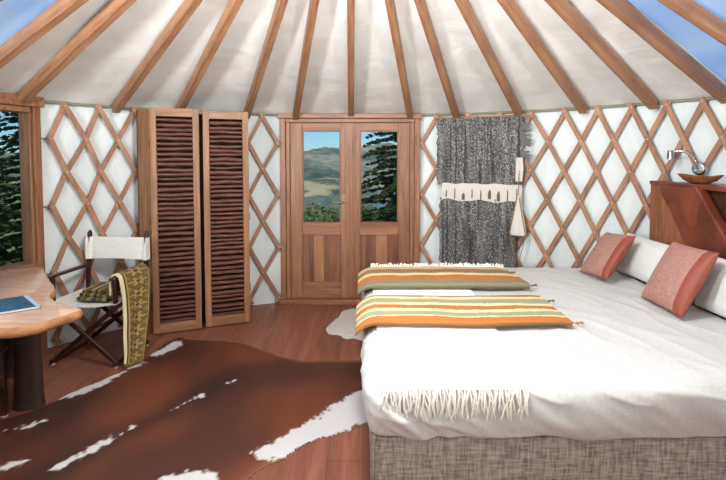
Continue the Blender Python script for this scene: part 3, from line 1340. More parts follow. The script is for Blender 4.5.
# ------------------------------------------------------------------ director's chair
ch = thing('director_chair', 'folding director chair of dark wood with white canvas seat and back beside the slab table', 'chair', (-2.15, 3.72, 0), R_(-6))
SW = 0.262
for sx in (-1, 1):
    b = MB()
    b.bar((sx * SW, 0.20, 0.45), (sx * SW, 0.245, 0.975), 0.026, 0.034, (0, 1, 0))
    bp = b.build('back_post', M['chair_wood'], ch, bevel=0.004)
    b = MB()
    b.lathe([(0.001, 0.0), (0.012, 0.0), (0.012, 0.012), (0.008, 0.018), (0.001, 0.018)], (sx * SW, 0.247, 0.972), 12)
    b.build('cap', M['black'], bp)
    b = MB()
    b.bar((sx * SW, -0.19, 0.45), (sx * SW, -0.19, 0.685), 0.026, 0.034, (0, 1, 0))
    b.build('front_post', M['chair_wood'], ch, bevel=0.004)
    b = MB()
    b.bar((sx * SW, -0.235, 0.695), (sx * SW, 0.235, 0.695), 0.046, 0.022)
    b.build('armrest', M['chair_wood'], ch, bevel=0.006)
    b = MB()
    b.bar((sx * SW, -0.23, 0.475), (sx * SW, 0.23, 0.475), 0.03, 0.036)
    b.build('seat_rail', M['chair_wood'], ch, bevel=0.004)
    b = MB()
    b.bar((sx * SW, -0.23, 0.03), (sx * SW, 0.23, 0.03), 0.03, 0.034)
    fr = b.build('foot_rail', M['chair_wood'], ch, bevel=0.004)
    for yy in (-0.21, 0.21):
        b = MB()
        b.lathe([(0.012, 0.0), (0.015, 0.005), (0.012, 0.013)], (sx * SW, yy, 0), 12)
        b.build('glide', M['glide'], fr)
    for yy, o_ in ((-0.19, 0.012), (0.19, -0.012)):
        b = MB()
        b.bar((-sx * SW, yy + sx * 0.012, 0.035), (sx * SW, yy + sx * 0.012, 0.465), 0.036, 0.02, (0, 1, 0))
        b.build('leg', M['chair_wood'], ch, bevel=0.004)
b = MB()
b.tube([(0, -0.2, 0.25), (0, 0.2, 0.25)], 0.009, 8)
b.build('pivot_rod', M['chair_wood'], ch)
b = MB()
b.sheet(lambda u, v: (-SW - 0.014 + (2 * SW + 0.028) * u, -0.215 + 0.43 * v, 0.499 - 0.030 * math.sin(math.pi * u) + 0.003 * nz(u * 4, v * 5)),
        lambda u, v: (0, 0, 1), 0.004, 22, 16)
b.build('seat_canvas', M['canvas_white'], ch)
b = MB()
for face in (-1, 1):
    b.sheet(lambda u, v: (-SW - 0.017 + (2 * SW + 0.034) * u, 0.222 + 0.019 * face + 0.02 * v + 0.018 * math.sin(math.pi * u) * (1 if True else 0) - 0.014 * face * (1 if 0.08 < u < 0.92 else 0), 0.745 + 0.19 * v + 0.004 * math.sin(math.pi * u) * (1 - 2 * v)),
            lambda u, v: (0, face, 0), 0.003, 36, 8)
for u0 in (-SW - 0.017, SW + 0.013):
    b.box((u0, 0.205, 0.746), (u0 + 0.004, 0.262, 0.933))
b.build('back_canvas', M['canvas_white'], ch)

GOLD, OLIVE, DKO, CREAM = lin((158, 128, 70)), lin((82, 72, 34)), lin((50, 42, 20)), lin((214, 200, 160))


def motif(u, v, rows=8.0, border=0.16):
    """olive weave, column of star flowers, cream border stripe on one side"""
    if u < border * 0.5:
        return CREAM
    if u < border * 0.75:
        return DKO
    if u < border or u > 0.965:
        return GOLD
    cu = ((u - border) / (0.965 - border) - 0.5) * 2
    cv = ((v * rows) % 1 - 0.5) * 2
    r = math.hypot(cu * 0.9, cv)
    th = math.atan2(cv, cu)
    star = 0.62 + 0.26 * math.cos(6 * th)
    k = nz(u * 60, v * 160) * 0.12
    if r < 0.2:
        return DKO
    if r < star + k:
        return GOLD if r > 0.42 * star or int(th * 6) % 2 == 0 else OLIVE
    if r > 1.08:
        return mixc(DKO, GOLD, 0.55)
    if r > star + 0.13 + k:
        return mixc(OLIVE, GOLD, 0.12 + 0.4 * max(0, k * 5))
    return DKO


# folded cloth on the seat
fc = thing('folded_cloth', 'folded olive and gold cloth lying on the chair seat', 'cloth', (-2.125, 3.71, 0.495), R_(-8))
for k in range(3):
    b = MB()
    z0 = 0.0 + 0.026 * k

    def ff(p, nn, k=k):
        t = (p.y + 0.14) / 0.28
        return p + Vector((0.012 * nz(p.y * 9, k), 0, 0.006 * nz(p.x * 7, p.y * 7, k) + 0.012 * sstep(0.2, 1, t)))
    b.rbox((-0.135 + 0.012 * k, -0.135 + 0.02 * k, z0 - 0.004), (0.135 - 0.014 * k, 0.135 - 0.01 * k, z0 + 0.024), 0.011, (16, 14, 3), 0, ff)
    cs = []
    for p in b.v:
        s_ = (p.x * 8 + 0.15 * nz(p.x * 12, p.y * 12)) % 1
        cs.append(DKO if s_ < 0.3 else (GOLD if s_ < 0.42 else (OLIVE if s_ < 0.8 else mixc(OLIVE, CREAM, 0.35))))
    b.c = cs
    b.build('fold', M['greenthrow'], fc)

# green throw over the right arm of the chair
gt = thing('throw_blanket', 'olive and gold patterned throw with cream edge stripe draped over the chair arm', 'throw', (-1.80, 3.70, 0))
gorg = tuple(gt.location)
ct, st_ = math.cos(R_(-6)), math.sin(R_(-6))


def chw(x, y, z):
    return Vector((-2.15 + x * ct - y * st_, 3.72 + x * st_ + y * ct, z))


fr_path = [chw(SW - 0.045, -0.20, 0.56), chw(SW - 0.04, -0.205, 0.66), chw(SW - 0.018, -0.205, 0.723), chw(SW + 0.022, -0.205, 0.727), chw(SW + 0.055, -0.21, 0.68), chw(SW + 0.078, -0.215, 0.55), chw(SW + 0.085, -0.225, 0.3), chw(SW + 0.088, -0.24, 0.045)]
bk_path = [chw(SW - 0.045, 0.13, 0.58), chw(SW - 0.04, 0.14, 0.67), chw(SW - 0.018, 0.15, 0.725), chw(SW + 0.026, 0.15, 0.731), chw(SW + 0.085, 0.13, 0.68), chw(SW + 0.13, 0.05, 0.55), chw(SW + 0.165, -0.05, 0.3), chw(SW + 0.18, -0.15, 0.045)]


def path_at(P, t):
    ls = [0.0]
    for i in range(1, len(P)):
        ls.append(ls[-1] + (P[i] - P[i - 1]).length)
    s = t * ls[-1]
    for i in range(1, len(P)):
        if s <= ls[i] + 1e-9:
            k = (s - ls[i - 1]) / (ls[i] - ls[i - 1])
            a = P[max(i - 2, 0)]; b_ = P[i - 1]; c = P[i]; d = P[min(i + 1, len(P) - 1)]
            return b_ * (1 - k) + c * k + ((b_ - a) - (d - c)) * 0.06 * math.sin(math.pi * k)
    return P[-1].copy()


def thr(u, v):
    a, c = path_at(fr_path, v), path_at(bk_path, v)
    p = a * (1 - u) + c * u
    out = Vector((ct, st_, 0))
    hang = sstep(0.35, 0.7, v)
    return p + out * (0.012 * math.sin(u * 7.0) * hang + 0.006 * nz(u * 3, v * 6))


def thr_n(u, v):
    d = 1e-3
    a = thr(min(u + d, 1), v) - thr(max(u - d, 0), v)
    c = thr(u, min(v + d, 1)) - thr(u, max(v - d, 0))
    n_ = a.cross(c).normalized()
    ref = Vector((ct, st_, 0.9)) if v > 0.2 else Vector((-ct, -st_, 0.6))
    return n_ if n_.dot(ref) > 0 else -n_


b = MB(gorg)
b.sheet(thr, thr_n, 0.012, 56, 220, 0, lambda u, v: motif(u, v, 10.0, 0.2))
b.build('cloth', M['greenthrow'], gt, angle=70)
b = MB(gorg)
rt = random.Random(9)
for k in range(26):
    u = (k + 0.5) / 26
    p = thr(u, 1.0)
    b.tube([p + Vector((0, 0, 0.003)), p + Vector((rt.uniform(-0.004, 0.004), rt.uniform(-0.004, 0.004), -0.012)), p + Vector((rt.uniform(-0.006, 0.006), rt.uniform(-0.006, 0.006), -0.024))], 0.0022, 5)
b.build('fringe', M['tassel'], gt)

# ------------------------------------------------------------------ cowhide rug
rug = [(-2.62, 2.70), (-2.27, 2.755), (-2.17, 2.82), (-2.07, 2.94), (-1.98, 3.16), (-1.88, 3.30), (-1.80, 3.50), (-1.74, 3.68), (-1.72, 3.86), (-1.70, 4.0), (-1.63, 4.075), (-1.56, 4.03),
       (-1.36, 4.0), (-1.12, 3.97), (-0.97, 3.88), (-0.80, 3.76), (-0.66, 3.66), (-0.57, 3.63), (-0.50, 3.60), (-0.28, 3.61), (-0.02, 3.62), (0.20, 3.55), (0.32, 3.2), (0.30, 2.9),
       (0.16, 2.78), (-0.01, 2.73), (-0.07, 2.665), (-0.19, 2.62), (-0.27, 2.58), (-0.35, 2.52), (-0.40, 2.45), (-0.44, 2.39), (-0.53, 2.345), (-0.60, 2.22), (-0.78, 1.95), (-1.1, 1.75), (-1.6, 1.7),
       (-1.95, 1.85), (-2.2, 2.2), (-2.55, 2.4)]
rug_s = smooth_closed(rug, 1)


def inside_dist(x, y, poly):
    ins, best = False, 9.0
    n = len(poly)
    for i in range(n):
        x0, y0 = poly[i]
        x1, y1 = poly[(i + 1) % n]
        if (y0 > y) != (y1 > y) and x < (x1 - x0) * (y - y0) / (y1 - y0) + x0:
            ins = not ins
        dx, dy = x1 - x0, y1 - y0
        t = max(0, min(1, ((x - x0) * dx + (y - y0) * dy) / (dx * dx + dy * dy)))
        best = min(best, math.hypot(x - x0 - t * dx, y - y0 - t * dy))
    return best if ins else -best


def capsule(x, y, pts):
    """signed closeness to a chain of (x, y, radius)"""
    best = -9
    for (x0, y0, r0), (x1, y1, r1) in zip(pts[:-1], pts[1:]):
        dx, dy = x1 - x0, y1 - y0
        t = max(0, min(1, ((x - x0) * dx + (y - y0) * dy) / (dx * dx + dy * dy)))
        best = max(best, r0 + (r1 - r0) * t - math.hypot(x - x0 - t * dx, y - y0 - t * dy))
    return best


white_patch = [
    [(-0.53, 2.46, 0.07), (-0.42, 2.51, 0.10), (-0.23, 2.69, 0.12), (-0.12, 2.83, 0.13), (0.06, 2.95, 0.20), (0.3, 3.0, 0.22)],
    [(-2.05, 3.02, 0.03), (-1.96, 3.12, 0.07), (-1.88, 3.24, 0.045), (-1.80, 3.40, 0.025)],
    [(-1.80, 3.46, 0.02), (-1.73, 3.58, 0.02)],
    [(-1.71, 3.70, 0.05), (-1.65, 3.78, 0.05), (-1.62, 3.93, 0.055)],
    [(-1.60, 2.34, 0.022), (-1.53, 2.44, 0.03), (-1.44, 2.57, 0.022), (-1.38, 2.70, 0.012)],
    [(-1.48, 2.55, 0.028), (-1.42, 2.62, 0.028)],
    [(-1.22, 2.90, 0.012), (-1.10, 3.07, 0.022)],
    [(-2.13, 2.66, 0.012), (-2.01, 2.70, 0.022), (-1.97, 2.77, 0.015)],
    [(-1.93, 2.28, 0.02), (-1.80, 2.40, 0.03)],
    [(-0.98, 2.25, 0.04), (-0.82, 2.26, 0.05), (-0.74, 2.22, 0.04)],
    [(-0.97, 3.24, 0.006), (-0.93, 3.27, 0.008)],
]
BR1, BR2, BR3, WHT = lin((98, 46, 24)), lin((64, 30, 18)), lin((36, 17, 11)), lin((196, 195, 195))
TAN = lin((150, 98, 58))


def hide_col(x, y, d):
    n1 = nz(x * 1.6, y * 1.6, 2.0)
    c = mixc(BR2, BR1, sstep(-0.35, 0.45, n1 + 0.25 * nz(x * 6, y * 3, 8.0)))
    sp = capsule(x, y, [(-1.85, 1.95, 0.0), (-1.5, 2.5, 0.0), (-1.2, 2.95, 0.0), (-0.95, 3.3, 0.0)])
    c = mixc(c, BR3, 0.75 * sstep(-0.20, 0.0, sp + 0.05 * nz(x * 7, y * 7)))
    c = mixc(c, BR3, 0.55 * sstep(-1.35, -2.1, x + 0.12 * nz(x * 3, y * 3)))  # shade of the dim left side, painted into the hide colour
    c = mixc(c, TAN, 0.6 * sstep(0.07, 0.0, d) * sstep(-0.8, -0.3, x))
    # hairs lie along the hide, so the patch edges fray that way
    fr = 0.030 * nz(x * 34 + y * 12, y * 34 - x * 12, 5.0) + 0.030 * nz(x * 11, y * 11, 3.0) + 0.02 * nz(x * 80, y * 30, 1.0)
    m = max(capsule(x, y, w) for w in white_patch) + fr
    return mixc(c, WHT, sstep(0.0, 0.012, m))


STEP = 0.0125
b = MB()
idx = {}
vs, fs, cs = [], [], []
xs0, ys0 = -2.64, 1.68
nx, ny = int(2.98 / STEP), int(2.42 / STEP)
for j in range(ny + 1):
    for i in range(nx + 1):
        x, y = xs0 + i * STEP, ys0 + j * STEP
        if x < -2.0 and y < 2.0:
            continue
        d = inside_dist(x, y, rug_s) + 0.008 * nz(x * 20, y * 20, 6)
        if d < -STEP * 0.6:
            continue
        zz = 0.007 + 0.004 * nz(x * 3, y * 3, 1.5)
        if x < 0.0:
            zz += 0.016 * max(0, nz(x * 5, y * 5, 9)) * sstep(0.12, 0.0, d) * sstep(0.0, -0.08, x)
        zz *= sstep(-STEP * 0.7, STEP, d) * 0.8 + 0.2
        idx[(i, j)] = len(vs)
        vs.append((x, y, zz))
        cs.append(hide_col(x, y, d))
for (i, j), k in idx.items():
    if (i + 1, j) in idx and (i, j + 1) in idx and (i + 1, j + 1) in idx:
        fs.append((k, idx[(i + 1, j)], idx[(i + 1, j + 1)], idx[(i, j + 1)]))
b.add(vs, fs, 0, cs)
rg = b.build('cowhide_rug', M['hide'], angle=80)
sol = rg.modifiers.new('hide_thickness', 'SOLIDIFY')
sol.thickness = 0.003
sol.offset = -1
tag(rg, 'large brown and white cowhide rug spread over the wooden floor', 'rug')

# pale hide by the bed
b = MB((-0.1, 4.4, 0))
sp = [(-0.36, 4.25), (-0.30, 4.48), (-0.24, 4.60), (-0.22, 4.80), (-0.1, 4.86), (0.1, 4.84), (0.3, 4.7), (0.34, 4.3), (0.2, 4.05), (0.0, 3.98), (-0.08, 4.06), (-0.16, 4.02), (-0.22, 4.14), (-0.30, 4.12)]
sp = smooth_closed(sp, 2)
cen2 = Vector((0.0, 4.4))
vs, fs = [], []
K = 10
for j in range(K + 1):
    t = j / K
    for i, p in enumerate(sp):
        q = cen2 + (Vector(p) - cen2) * (t * (1 + 0.05 * nz(i * 0.9, 3.0) * t))
        vs.append((q.x, q.y, 0.004 + 0.022 * (1 - t ** 3) * (0.7 + 0.3 * nz(q.x * 18, q.y * 18))))
n = len(sp)
for j in range(K):
    for i in range(n):
        fs.append((j * n + i, j * n + (i + 1) % n, (j + 1) * n + (i + 1) % n, (j + 1) * n + i))
b.add(vs, fs)
sk = b.build('sheepskin_rug', M['sheep'], angle=80)
tag(sk, 'small pale grey sheepskin on the floor by the foot of the bed near the door', 'rug')

# ================================================================== BED
BX0, BX1, BY0, BY1 = 0.035, 2.235, 2.02, 4.08
bed = thing('bed_base', 'low bed base upholstered in grey woven linen under the white mattress', 'bed', (1.15, 3.05, 0))
bo = tuple(bed.location)
b = MB(bo)
b.rbox((BX0, BY0, 0.05), (BX1, BY1, 0.374), 0.02, (40, 40, 10), 0,
       lambda p, n_: p + n_ * 0.004 * nz(p.x * 4, p.y * 4, p.z * 6))
b.build('upholstery', M['linen'], bed)
b = MB(bo)
b.tube([(BX0 + 0.012, BY0 - 0.001, 0.06), (BX0 + 0.012, BY0 - 0.001, 0.362)], 0.005, 6)
b.tube([(BX0 + 0.012, BY0 + 0.001, 0.362), (1.2, BY0 - 0.002, 0.364), (BX1 - 0.015, BY0 + 0.001, 0.362)], 0.005, 6)
b.build('piping', M['linen'], bed)
for fx in (BX0 + 0.12, BX1 - 0.12):
    for fy in (BY0 + 0.12, BY1 - 0.12):
        b = MB(bo)
        b.lathe([(0.022, 0), (0.03, 0.05), (0.03, 0.056)], (fx, fy, 0), 16)
        b.build('foot', M['dark_wood'], bed)


def top_z(x, y):
    """bed surface under the covers"""
    return 0.645 + 0.006 * nz(x * 1.7, y * 1.7, 4.0)


mat_ = thing('mattress', 'thick mattress dressed in a loose white cotton bedspread', 'mattress', (1.15, 3.05, 0.376))
mo = tuple(mat_.location)


def spread(p, n_):
    top = sstep(0.4, 0.9, n_.z)
    d = 0.0
    # soft creases running over the top and down the front
    d += 0.006 * nz(p.x * 1.7, p.y * 1.7, 4.0) * top
    w = p.x * 0.9 + p.y * 0.45
    rid = 1 - abs(nz(w * 5.5, p.x * 1.1 - p.y * 1.6, 2.0)) * 2.2
    d += 0.007 * max(0, rid) ** 3 * top * sstep(0.78, 1.15, p.x)
    d += 0.004 * nz(w * 9, p.x * 1.2 - p.y * 2, 5.0) * top * sstep(0.75, 1.1, p.x)
    side = 1 - top
    rid2 = 1 - abs(nz(p.x * 4.2 + p.z * 7.5, p.y * 4 + p.z * 5, 3.3)) * 2.4
    d += side * 0.010 * max(0, rid2) ** 3
    d += side * (0.012 * nz(p.x * 5 + p.z * 4, p.y * 5, p.z * 3) + 0.006 * nz(p.x * 12 + p.z * 16, p.y * 12, p.z * 4))
    q = p + n_ * d
    if n_.z < -0.02:
        # the skirt falls nearly square to the base instead of curling under
        h2 = Vector((n_.x, n_.y, 0))
        if h2.length > 0.05:
            q += h2.normalized() * 0.085 * (1 - h2.length) * 0.85
    # belly of the sides
    bel = math.sin(math.pi * min(1, max(0, (p.z - 0.39) / 0.26)))
    if n_.z < 0.7:
        hz = Vector((n_.x, n_.y, 0))
        q += hz * 0.018 * bel
    # diagonal gathers where the cloth is tucked at the near-left corner
    if n_.z < 0.6:
        along = (p.x - BX0) + (BY1 - p.y if False else 0)
        k = (p.x - BX0) - 1.15 * (0.60 - p.z)
        c = math.exp(-((k + 0.02) / 0.035) ** 2) - 0.7 * math.exp(-((k - 0.045) / 0.03) ** 2) + 0.6 * math.exp(-((k - 0.10) / 0.03) ** 2)
        q += Vector((0, -1, 0)) * 0.016 * c * sstep(0.6, 0.48, p.z) * (1 if p.y < BY0 + 0.08 else 0)
    return q


b = MB(mo)
b.rbox((BX0 - 0.018, BY0 - 0.025, 0.376), (BX1 + 0.02, BY1 + 0.03, 0.645), 0.085, (150, 120, 30), 0, spread)
b.build('bedspread', M['spread'], mat_, angle=80)
# white fringed throw across the foot of the bed
wt = thing('fringed_throw', 'white woven throw with fringed ends laid across the foot of the bed', 'throw', (0.5, 3.0, 0.66))
wo = tuple(wt.location)
YF, YB = BY0 - 0.025, BY1 + 0.005


def wt_edge(s):
    """left and right x of the throw at run s (0 = front hem, 1 = back hem)"""
    return 0.085 - 0.02 * s, 0.725 + 0.10 * s + 0.42 * sstep(0.75, 1.0, s)


def wt_pt(u, s):
    l, r = wt_edge(s)
    x = l + (r - l) * u
    total = YB - YF + 0.03
    run = 0.052 + s * (total - 0.052)      # the hem lies on the rounded rim
    rr = 0.103
    # path: vertical hang, quarter round, flat top
    arc = rr * math.pi / 2
    if run < 0:
        y, z = YF - 0.020, 0.645 + 0.013 - rr + run
    elif run < arc:
        a = run / rr
        y, z = YF - 0.020 + rr * (1 - math.cos(a)), 0.658 - rr + rr * math.sin(a)
    else:
        y, z = YF - 0.020 + rr + (run - arc), 0.658
    z += 0.003 * nz(x * 6, s * 9, 3.0) + (0.006 * nz(x * 1.7, y * 1.7, 4.0) if z > 0.64 else 0)
    return Vector((x, y, z))


def wt_n(u, s):
    d = 2e-3
    a = wt_pt(u, min(1, s + d)) - wt_pt(u, max(0, s - d))
    n_ = Vector((1, 0, 0)).cross(a).normalized()
    return n_


b = MB(wo)
b.sheet(wt_pt, wt_n, 0.006, 40, 120)
b.build('cloth', M['throw'], wt, angle=80)
b = MB(wo)
rt = random.Random(31)


def rim_pt(x, run):
    rr, arc = 0.109, 0.109 * math.pi / 2
    if run < 0:
        return Vector((x, YF - 0.028, 0.66 - rr + run))
    a = run / rr
    return Vector((x, YF - 0.028 + rr * (1 - math.cos(a)), 0.66 - rr + rr * math.sin(a)))


for k in range(58):
    u = (k + 0.5) / 58
    x0_ = wt_edge(0)[0] + (wt_edge(0)[1] - wt_edge(0)[0]) * u
    ln = rt.uniform(0.10, 0.145)
    sx = rt.uniform(-0.025, 0.025)
    pts = []
    for q in range(0, 8):
        t = q / 7
        pts.append(rim_pt(x0_ + sx * t + 0.006 * math.sin(t * 6 + k), 0.060 - ln * t))
    b.tube(pts, [0.003, 0.0036, 0.003, 0.0034, 0.003, 0.0034, 0.003, 0.0014], 5)
    if k % 2 == 0:
        pts = [rim_pt(x0_ + 0.005 - sx * t * 0.8, 0.060 - ln * 0.85 * t) + Vector((0, -0.004, 0)) for t in (0, 0.25, 0.5, 0.75, 1.0)]
        b.tube(pts, [0.0026, 0.003, 0.003, 0.003, 0.0012], 5)
b.build('fringe', M['fringe'], wt)
b = MB(wo)
for k in range(110):
    u = (k + 0.5) / 110
    p = wt_pt(u, 1.0) + Vector((0, -0.005, 0))
    e = Vector((rt.uniform(-0.015, 0.015), rt.uniform(0.0, 0.02), rt.uniform(0.008, 0.026)))
    b.tube([p, p + e, p + e + Vector((rt.uniform(-0.02, 0.02), 0.01, rt.uniform(-0.008, 0.012)))], [0.005, 0.007, 0.003], 5)
b.build('fringe', M['fringe'], wt)

# striped blankets, folded
CRM, SAGE, ORG, RUST, OLV, TANC = lin((214, 196, 154)), lin((142, 148, 118)), lin((172, 106, 46)), lin((156, 100, 56)), lin((124, 120, 92)), lin((204, 176, 124))


def stripes(table):
    def f(t):
        for lim, c in table:
            if t <= lim:
                return c
        return table[-1][1]
    return f


def blanket(label, x0, x1t, x1b, y0, y1, th, table, seed, droop, hump):
    """folded wool blanket: v runs front (0) to back (1), u along the bed"""
    t = thing('striped_blanket', label, 'blanket', ((x0 + x1t) / 2, (y0 + y1) / 2, 0.66), 0, 'striped blankets folded on the bed')
    og = tuple(t.location)
    st = stripes(table)
    base = 0.664

    def cen_line(u):
        return 0.010 * nz(u * 4, seed) + 0.012 * math.sin(u * 5 + seed)

    def f(u, w):
        # w runs around the section: underside front -> front edge -> top -> back edge -> underside
        xr = x1b + (x1t - x1b) * min(max((w - 0.15) / 0.7, 0), 1)
        x = x0 + (xr - x0) * u
        if w < 0.15:
            a = w / 0.15
            yy, zz = 0.02 * (1 - a), th * 0.5 * (1 - math.cos(math.pi * a)) * 1.0
            yy = -0.5 * th * math.sin(math.pi * a) * 0.9 + 0.04 * (1 - a)
            y = y0 + yy
            z = zz
        elif w > 0.85:
            a = (w - 0.85) / 0.15
            y = y1 + 0.5 * th * math.sin(math.pi * a) * 0.7 - 0.04 * a
            z = th * 0.5 * (1 + math.cos(math.pi * a))
        else:
            a = (w - 0.15) / 0.7
            y = y0 + (y1 - y0) * a
            z = th + hump * math.sin(math.pi * a) * (0.6 + 0.4 * math.sin(u * 3 + seed)) + 0.006 * nz(u * 7, a * 5, seed)
        y += cen_line(u) * (1 if True else 0)
        zb = base + 0.006 * nz(x * 1.7, y * 1.7, 4.0)
        # the left end rolls down over the foot of the bed
        dl = max(0.0, 0.10 - x)
        zb -= droop * (dl / 0.14) ** 2.6
        # thinner at both ends
        return Vector((x, y, zb + z * (0.86 + 0.14 * sstep(0, 0.12, u) * sstep(1.0, 0.93, u))))

    def col(u, w):
        a = min(max((w - 0.10) / 0.76, 0), 1)
        return st(a + 0.014 * nz(u * 9, w * 2, seed) + 0.007 * nz(u * 70, w * 40, seed))
    NU, NV = 110, 96
    b = MB(og)
    b.grid(f, NU, NV, 0, col)
    # close the two ends and the underside
    w_ = NU + 1
    for e in (0, NU):
        b.f.append(tuple(j * w_ + e for j in range(NV + 1)))
        b.m.append(0)
    for i in range(NU):
        b.f.append((i, i + 1, NV * w_ + i + 1, NV * w_ + i))
        b.m.append(0)
    b.build('wool_cloth', M['blanket'], t, angle=60)
    # fold lines of the inner layers along the front edge
    b = MB(og)
    for lay in (0.34, 0.68):
        pts = []
        for i in range(0, 41):
            p = f(i / 40, 0.075)
            q = f(i / 40, 0.02)
            pts.append(Vector((p.x, p.y - 0.0005, q.z + (th * lay))))
        b.tube(pts, 0.0028, 5)
    b.build('fold_edge', M['tassel_grey'], t)
    return t, f, og


near_tab = [(0.20, ORG), (0.235, CRM), (0.36, SAGE), (0.44, CRM), (0.575, ORG), (0.66, CRM), (0.82, SAGE), (0.93, CRM), (1.0, RUST)]
far_tab = [(0.20, OLV), (0.42, ORG), (0.54, CRM), (0.63, OLV), (0.71, RUST), (0.80, OLV), (1.0, TANC)]
bn, fn1, on1 = blanket('folded striped wool blanket nearest the front of the bed, with sage, cream and orange bands', -0.045, 1.185, 1.19, 2.56, 3.04, 0.040, near_tab, 2.3, 0.06, 0.008)
bf, fn2, on2 = blanket('folded striped wool blanket at the far side of the bed toward the door', -0.04, 1.165, 1.21, 3.30, 3.80, 0.048, far_tab, 6.1, 0.05, 0.012)


def tassel(parent, og, p, d, mat, ln=0.07):
    b = MB(og)
    p, d = Vector(p), Vector(d).normalized()
    side = Vector((-d.y, d.x, 0))
    b.tube([p - d * 0.01, p + d * ln * 0.4 + side * 0.004, p + d * ln * 0.75], [0.004, 0.0035, 0.004], 6)
    b.tube([p + d * ln * 0.68, p + d * ln * 0.78, p + d * ln * 0.86], [0.005, 0.009, 0.006], 8)
    for k in range(8):
        a = k * 0.785
        e = p + d * ln * 1.25 + side * 0.012 * math.cos(a) + Vector((0, 0, 0.008 * math.sin(a)))
        b.tube([p + d * ln * 0.82, (p + d * ln * 1.05 + e) / 2 + Vector((0, 0, 0.002)), e], [0.0035, 0.003, 0.0015], 4)
    b.build('tassel', mat, parent)


tassel(bn, on1, (1.185, 2.61, 0.672), (1, 0.12, -0.02), M['tassel'])
tassel(bn, on1, (1.18, 3.0, 0.675), (1, 0.15, 0.0), M['tassel_grey'])
tassel(bf, on2, (1.20, 3.35, 0.675), (1, 0.25, 0.05), M['tassel_grey'])
tassel(bf, on2, (1.165, 3.75, 0.68), (1, -0.1, 0.0), M['tassel_grey'])


# ------------------------------------------------------------------ pillows and cushions
def pillow_frame(bl, br, tl):
    bl, br, tl = Vector(bl), Vector(br), Vector(tl)
    xa = (br - bl).normalized()
    n_ = xa.cross((tl - bl)).normalized()
    ya = n_.cross(xa)
    m = Matrix((xa, ya, n_)).transposed().to_4x4()
    m.translation = bl + (br - bl) / 2 + (tl - bl) / 2
    return m, (br - bl).length, (tl - bl).length


def pillow_mesh(b, w, h, t, n=36, pinch=0.05, mi=None, seed=0.0, wr=0.006, power=0.42):
    for side in (1, -1):
        vs, fs, mis = [], [], []
        for j in range(n + 1):
            for i in range(n + 1):
                u, v = -1 + 2 * i / n, -1 + 2 * j / n
                # denser toward the seams
                u, v = math.sin(u * math.pi / 2), math.sin(v * math.pi / 2)
                x = w / 2 * u * (1 - pinch * (1 - v * v))
                y = h / 2 * v * (1 - pinch * (1 - u * u))
                z = t / 2 * (max(0, 1 - u * u) * max(0, 1 - v * v)) ** power
                z += wr * nz(u * 2.2 + seed, v * 2.2, side) * (1 - max(abs(u), abs(v)) ** 4)
                # seam puckers
                z += wr * 0.5 * math.sin(u * 22 + seed) * max(0, abs(v) - 0.75) * (1 - abs(v)) * 8
                vs.append((x, y, side * max(z, 0)))
        w_ = n + 1
        base = len(b.v)
        b.add(vs, [])
        for j in range(n):
            for i in range(n):
                q = (base + j * w_ + i, base + j * w_ + i + 1, base + (j + 1) * w_ + i + 1, base + (j + 1) * w_ + i)
                b.f.append(q if side > 0 else q[::-1])
                b.m.append(mi(i / n, j / n, side) if mi else 0)


def soft(name, label, cat, bl, br, tl, t, mats, group, part='cover', mi=None, pinch=0.05, seed=0.0, wr=0.006, power=0.42):
    m, w, h = pillow_frame(bl, br, tl)
    root = bpy.data.objects.new(name, None)
    C.objects.link(root)
    root.matrix_world = m
    tag(root, label, cat, group)
    b = MB()
    pillow_mesh(b, w, h, t, 40, pinch, mi, seed, wr, power)
    o = b.build(part, mats, root, angle=75)
    bm = bmesh.new()
    bm.from_mesh(o.data)
    bmesh.ops.remove_doubles(bm, verts=bm.verts[:], dist=1e-5)
    bmesh.ops.recalc_face_normals(bm, faces=bm.faces[:])
    bm.to_mesh(o.data)
    bm.free()
    return root, w, h


soft('pillow', 'long white pillow standing against the headboard behind the farther cushion', 'pillow',
     (2.19, 3.94, 0.655), (2.19, 3.02, 0.655), (2.29, 3.94, 0.975), 0.19, M['pillow'], 'white pillows', seed=1.0, wr=0.012, pinch=0.03, power=0.34)
soft('pillow', 'white pillow behind the nearer cushion at the right edge', 'pillow',
     (2.19, 2.99, 0.655), (2.19, 2.10, 0.655), (2.29, 2.99, 0.985), 0.19, M['pillow'], 'white pillows', seed=5.0, wr=0.012, pinch=0.03, power=0.34)


def cush(label, bl, br, tl, t, seed):
    root, w, h = soft('cushion', label, 'cushion', bl, br, tl, t, [M['cush_pink'], M['cush_red']], 'rust and rose cushions', 'cover',
                      lambda u, v, s: 0 if (s > 0 and 0.06 < u < 0.74) else 1, 0.035, seed, 0.008, 0.36)
    b = MB()
    pts = []
    for k in range(81):
        a = k / 80 * 4
        i = int(min(a, 3.9999))
        f = a - i
        c = [(-1, -1), (1, -1), (1, 1), (-1, 1), (-1, -1)]
        u = c[i][0] + (c[i + 1][0] - c[i][0]) * f
        v = c[i][1] + (c[i + 1][1] - c[i][1]) * f
        pts.append((w / 2 * u * (1 - 0.035 * (1 - v * v)), h / 2 * v * (1 - 0.035 * (1 - u * u)), 0))
    b.tube(pts, 0.004, 6)
    b.build('piping', M['cush_red'], root)


cush('square rose and rust cushion leaning on the white pillow, farther from the camera', (1.83, 3.87, 0.66), (1.865, 3.51, 0.69), (2.075, 3.87, 0.985), 0.12, 2.0)
cush('square rose and rust cushion leaning on the white pillow, nearer the camera', (1.92, 3.13, 0.665), (1.895, 2.70, 0.675), (2.13, 3.13, 1.05), 0.13, 7.0)

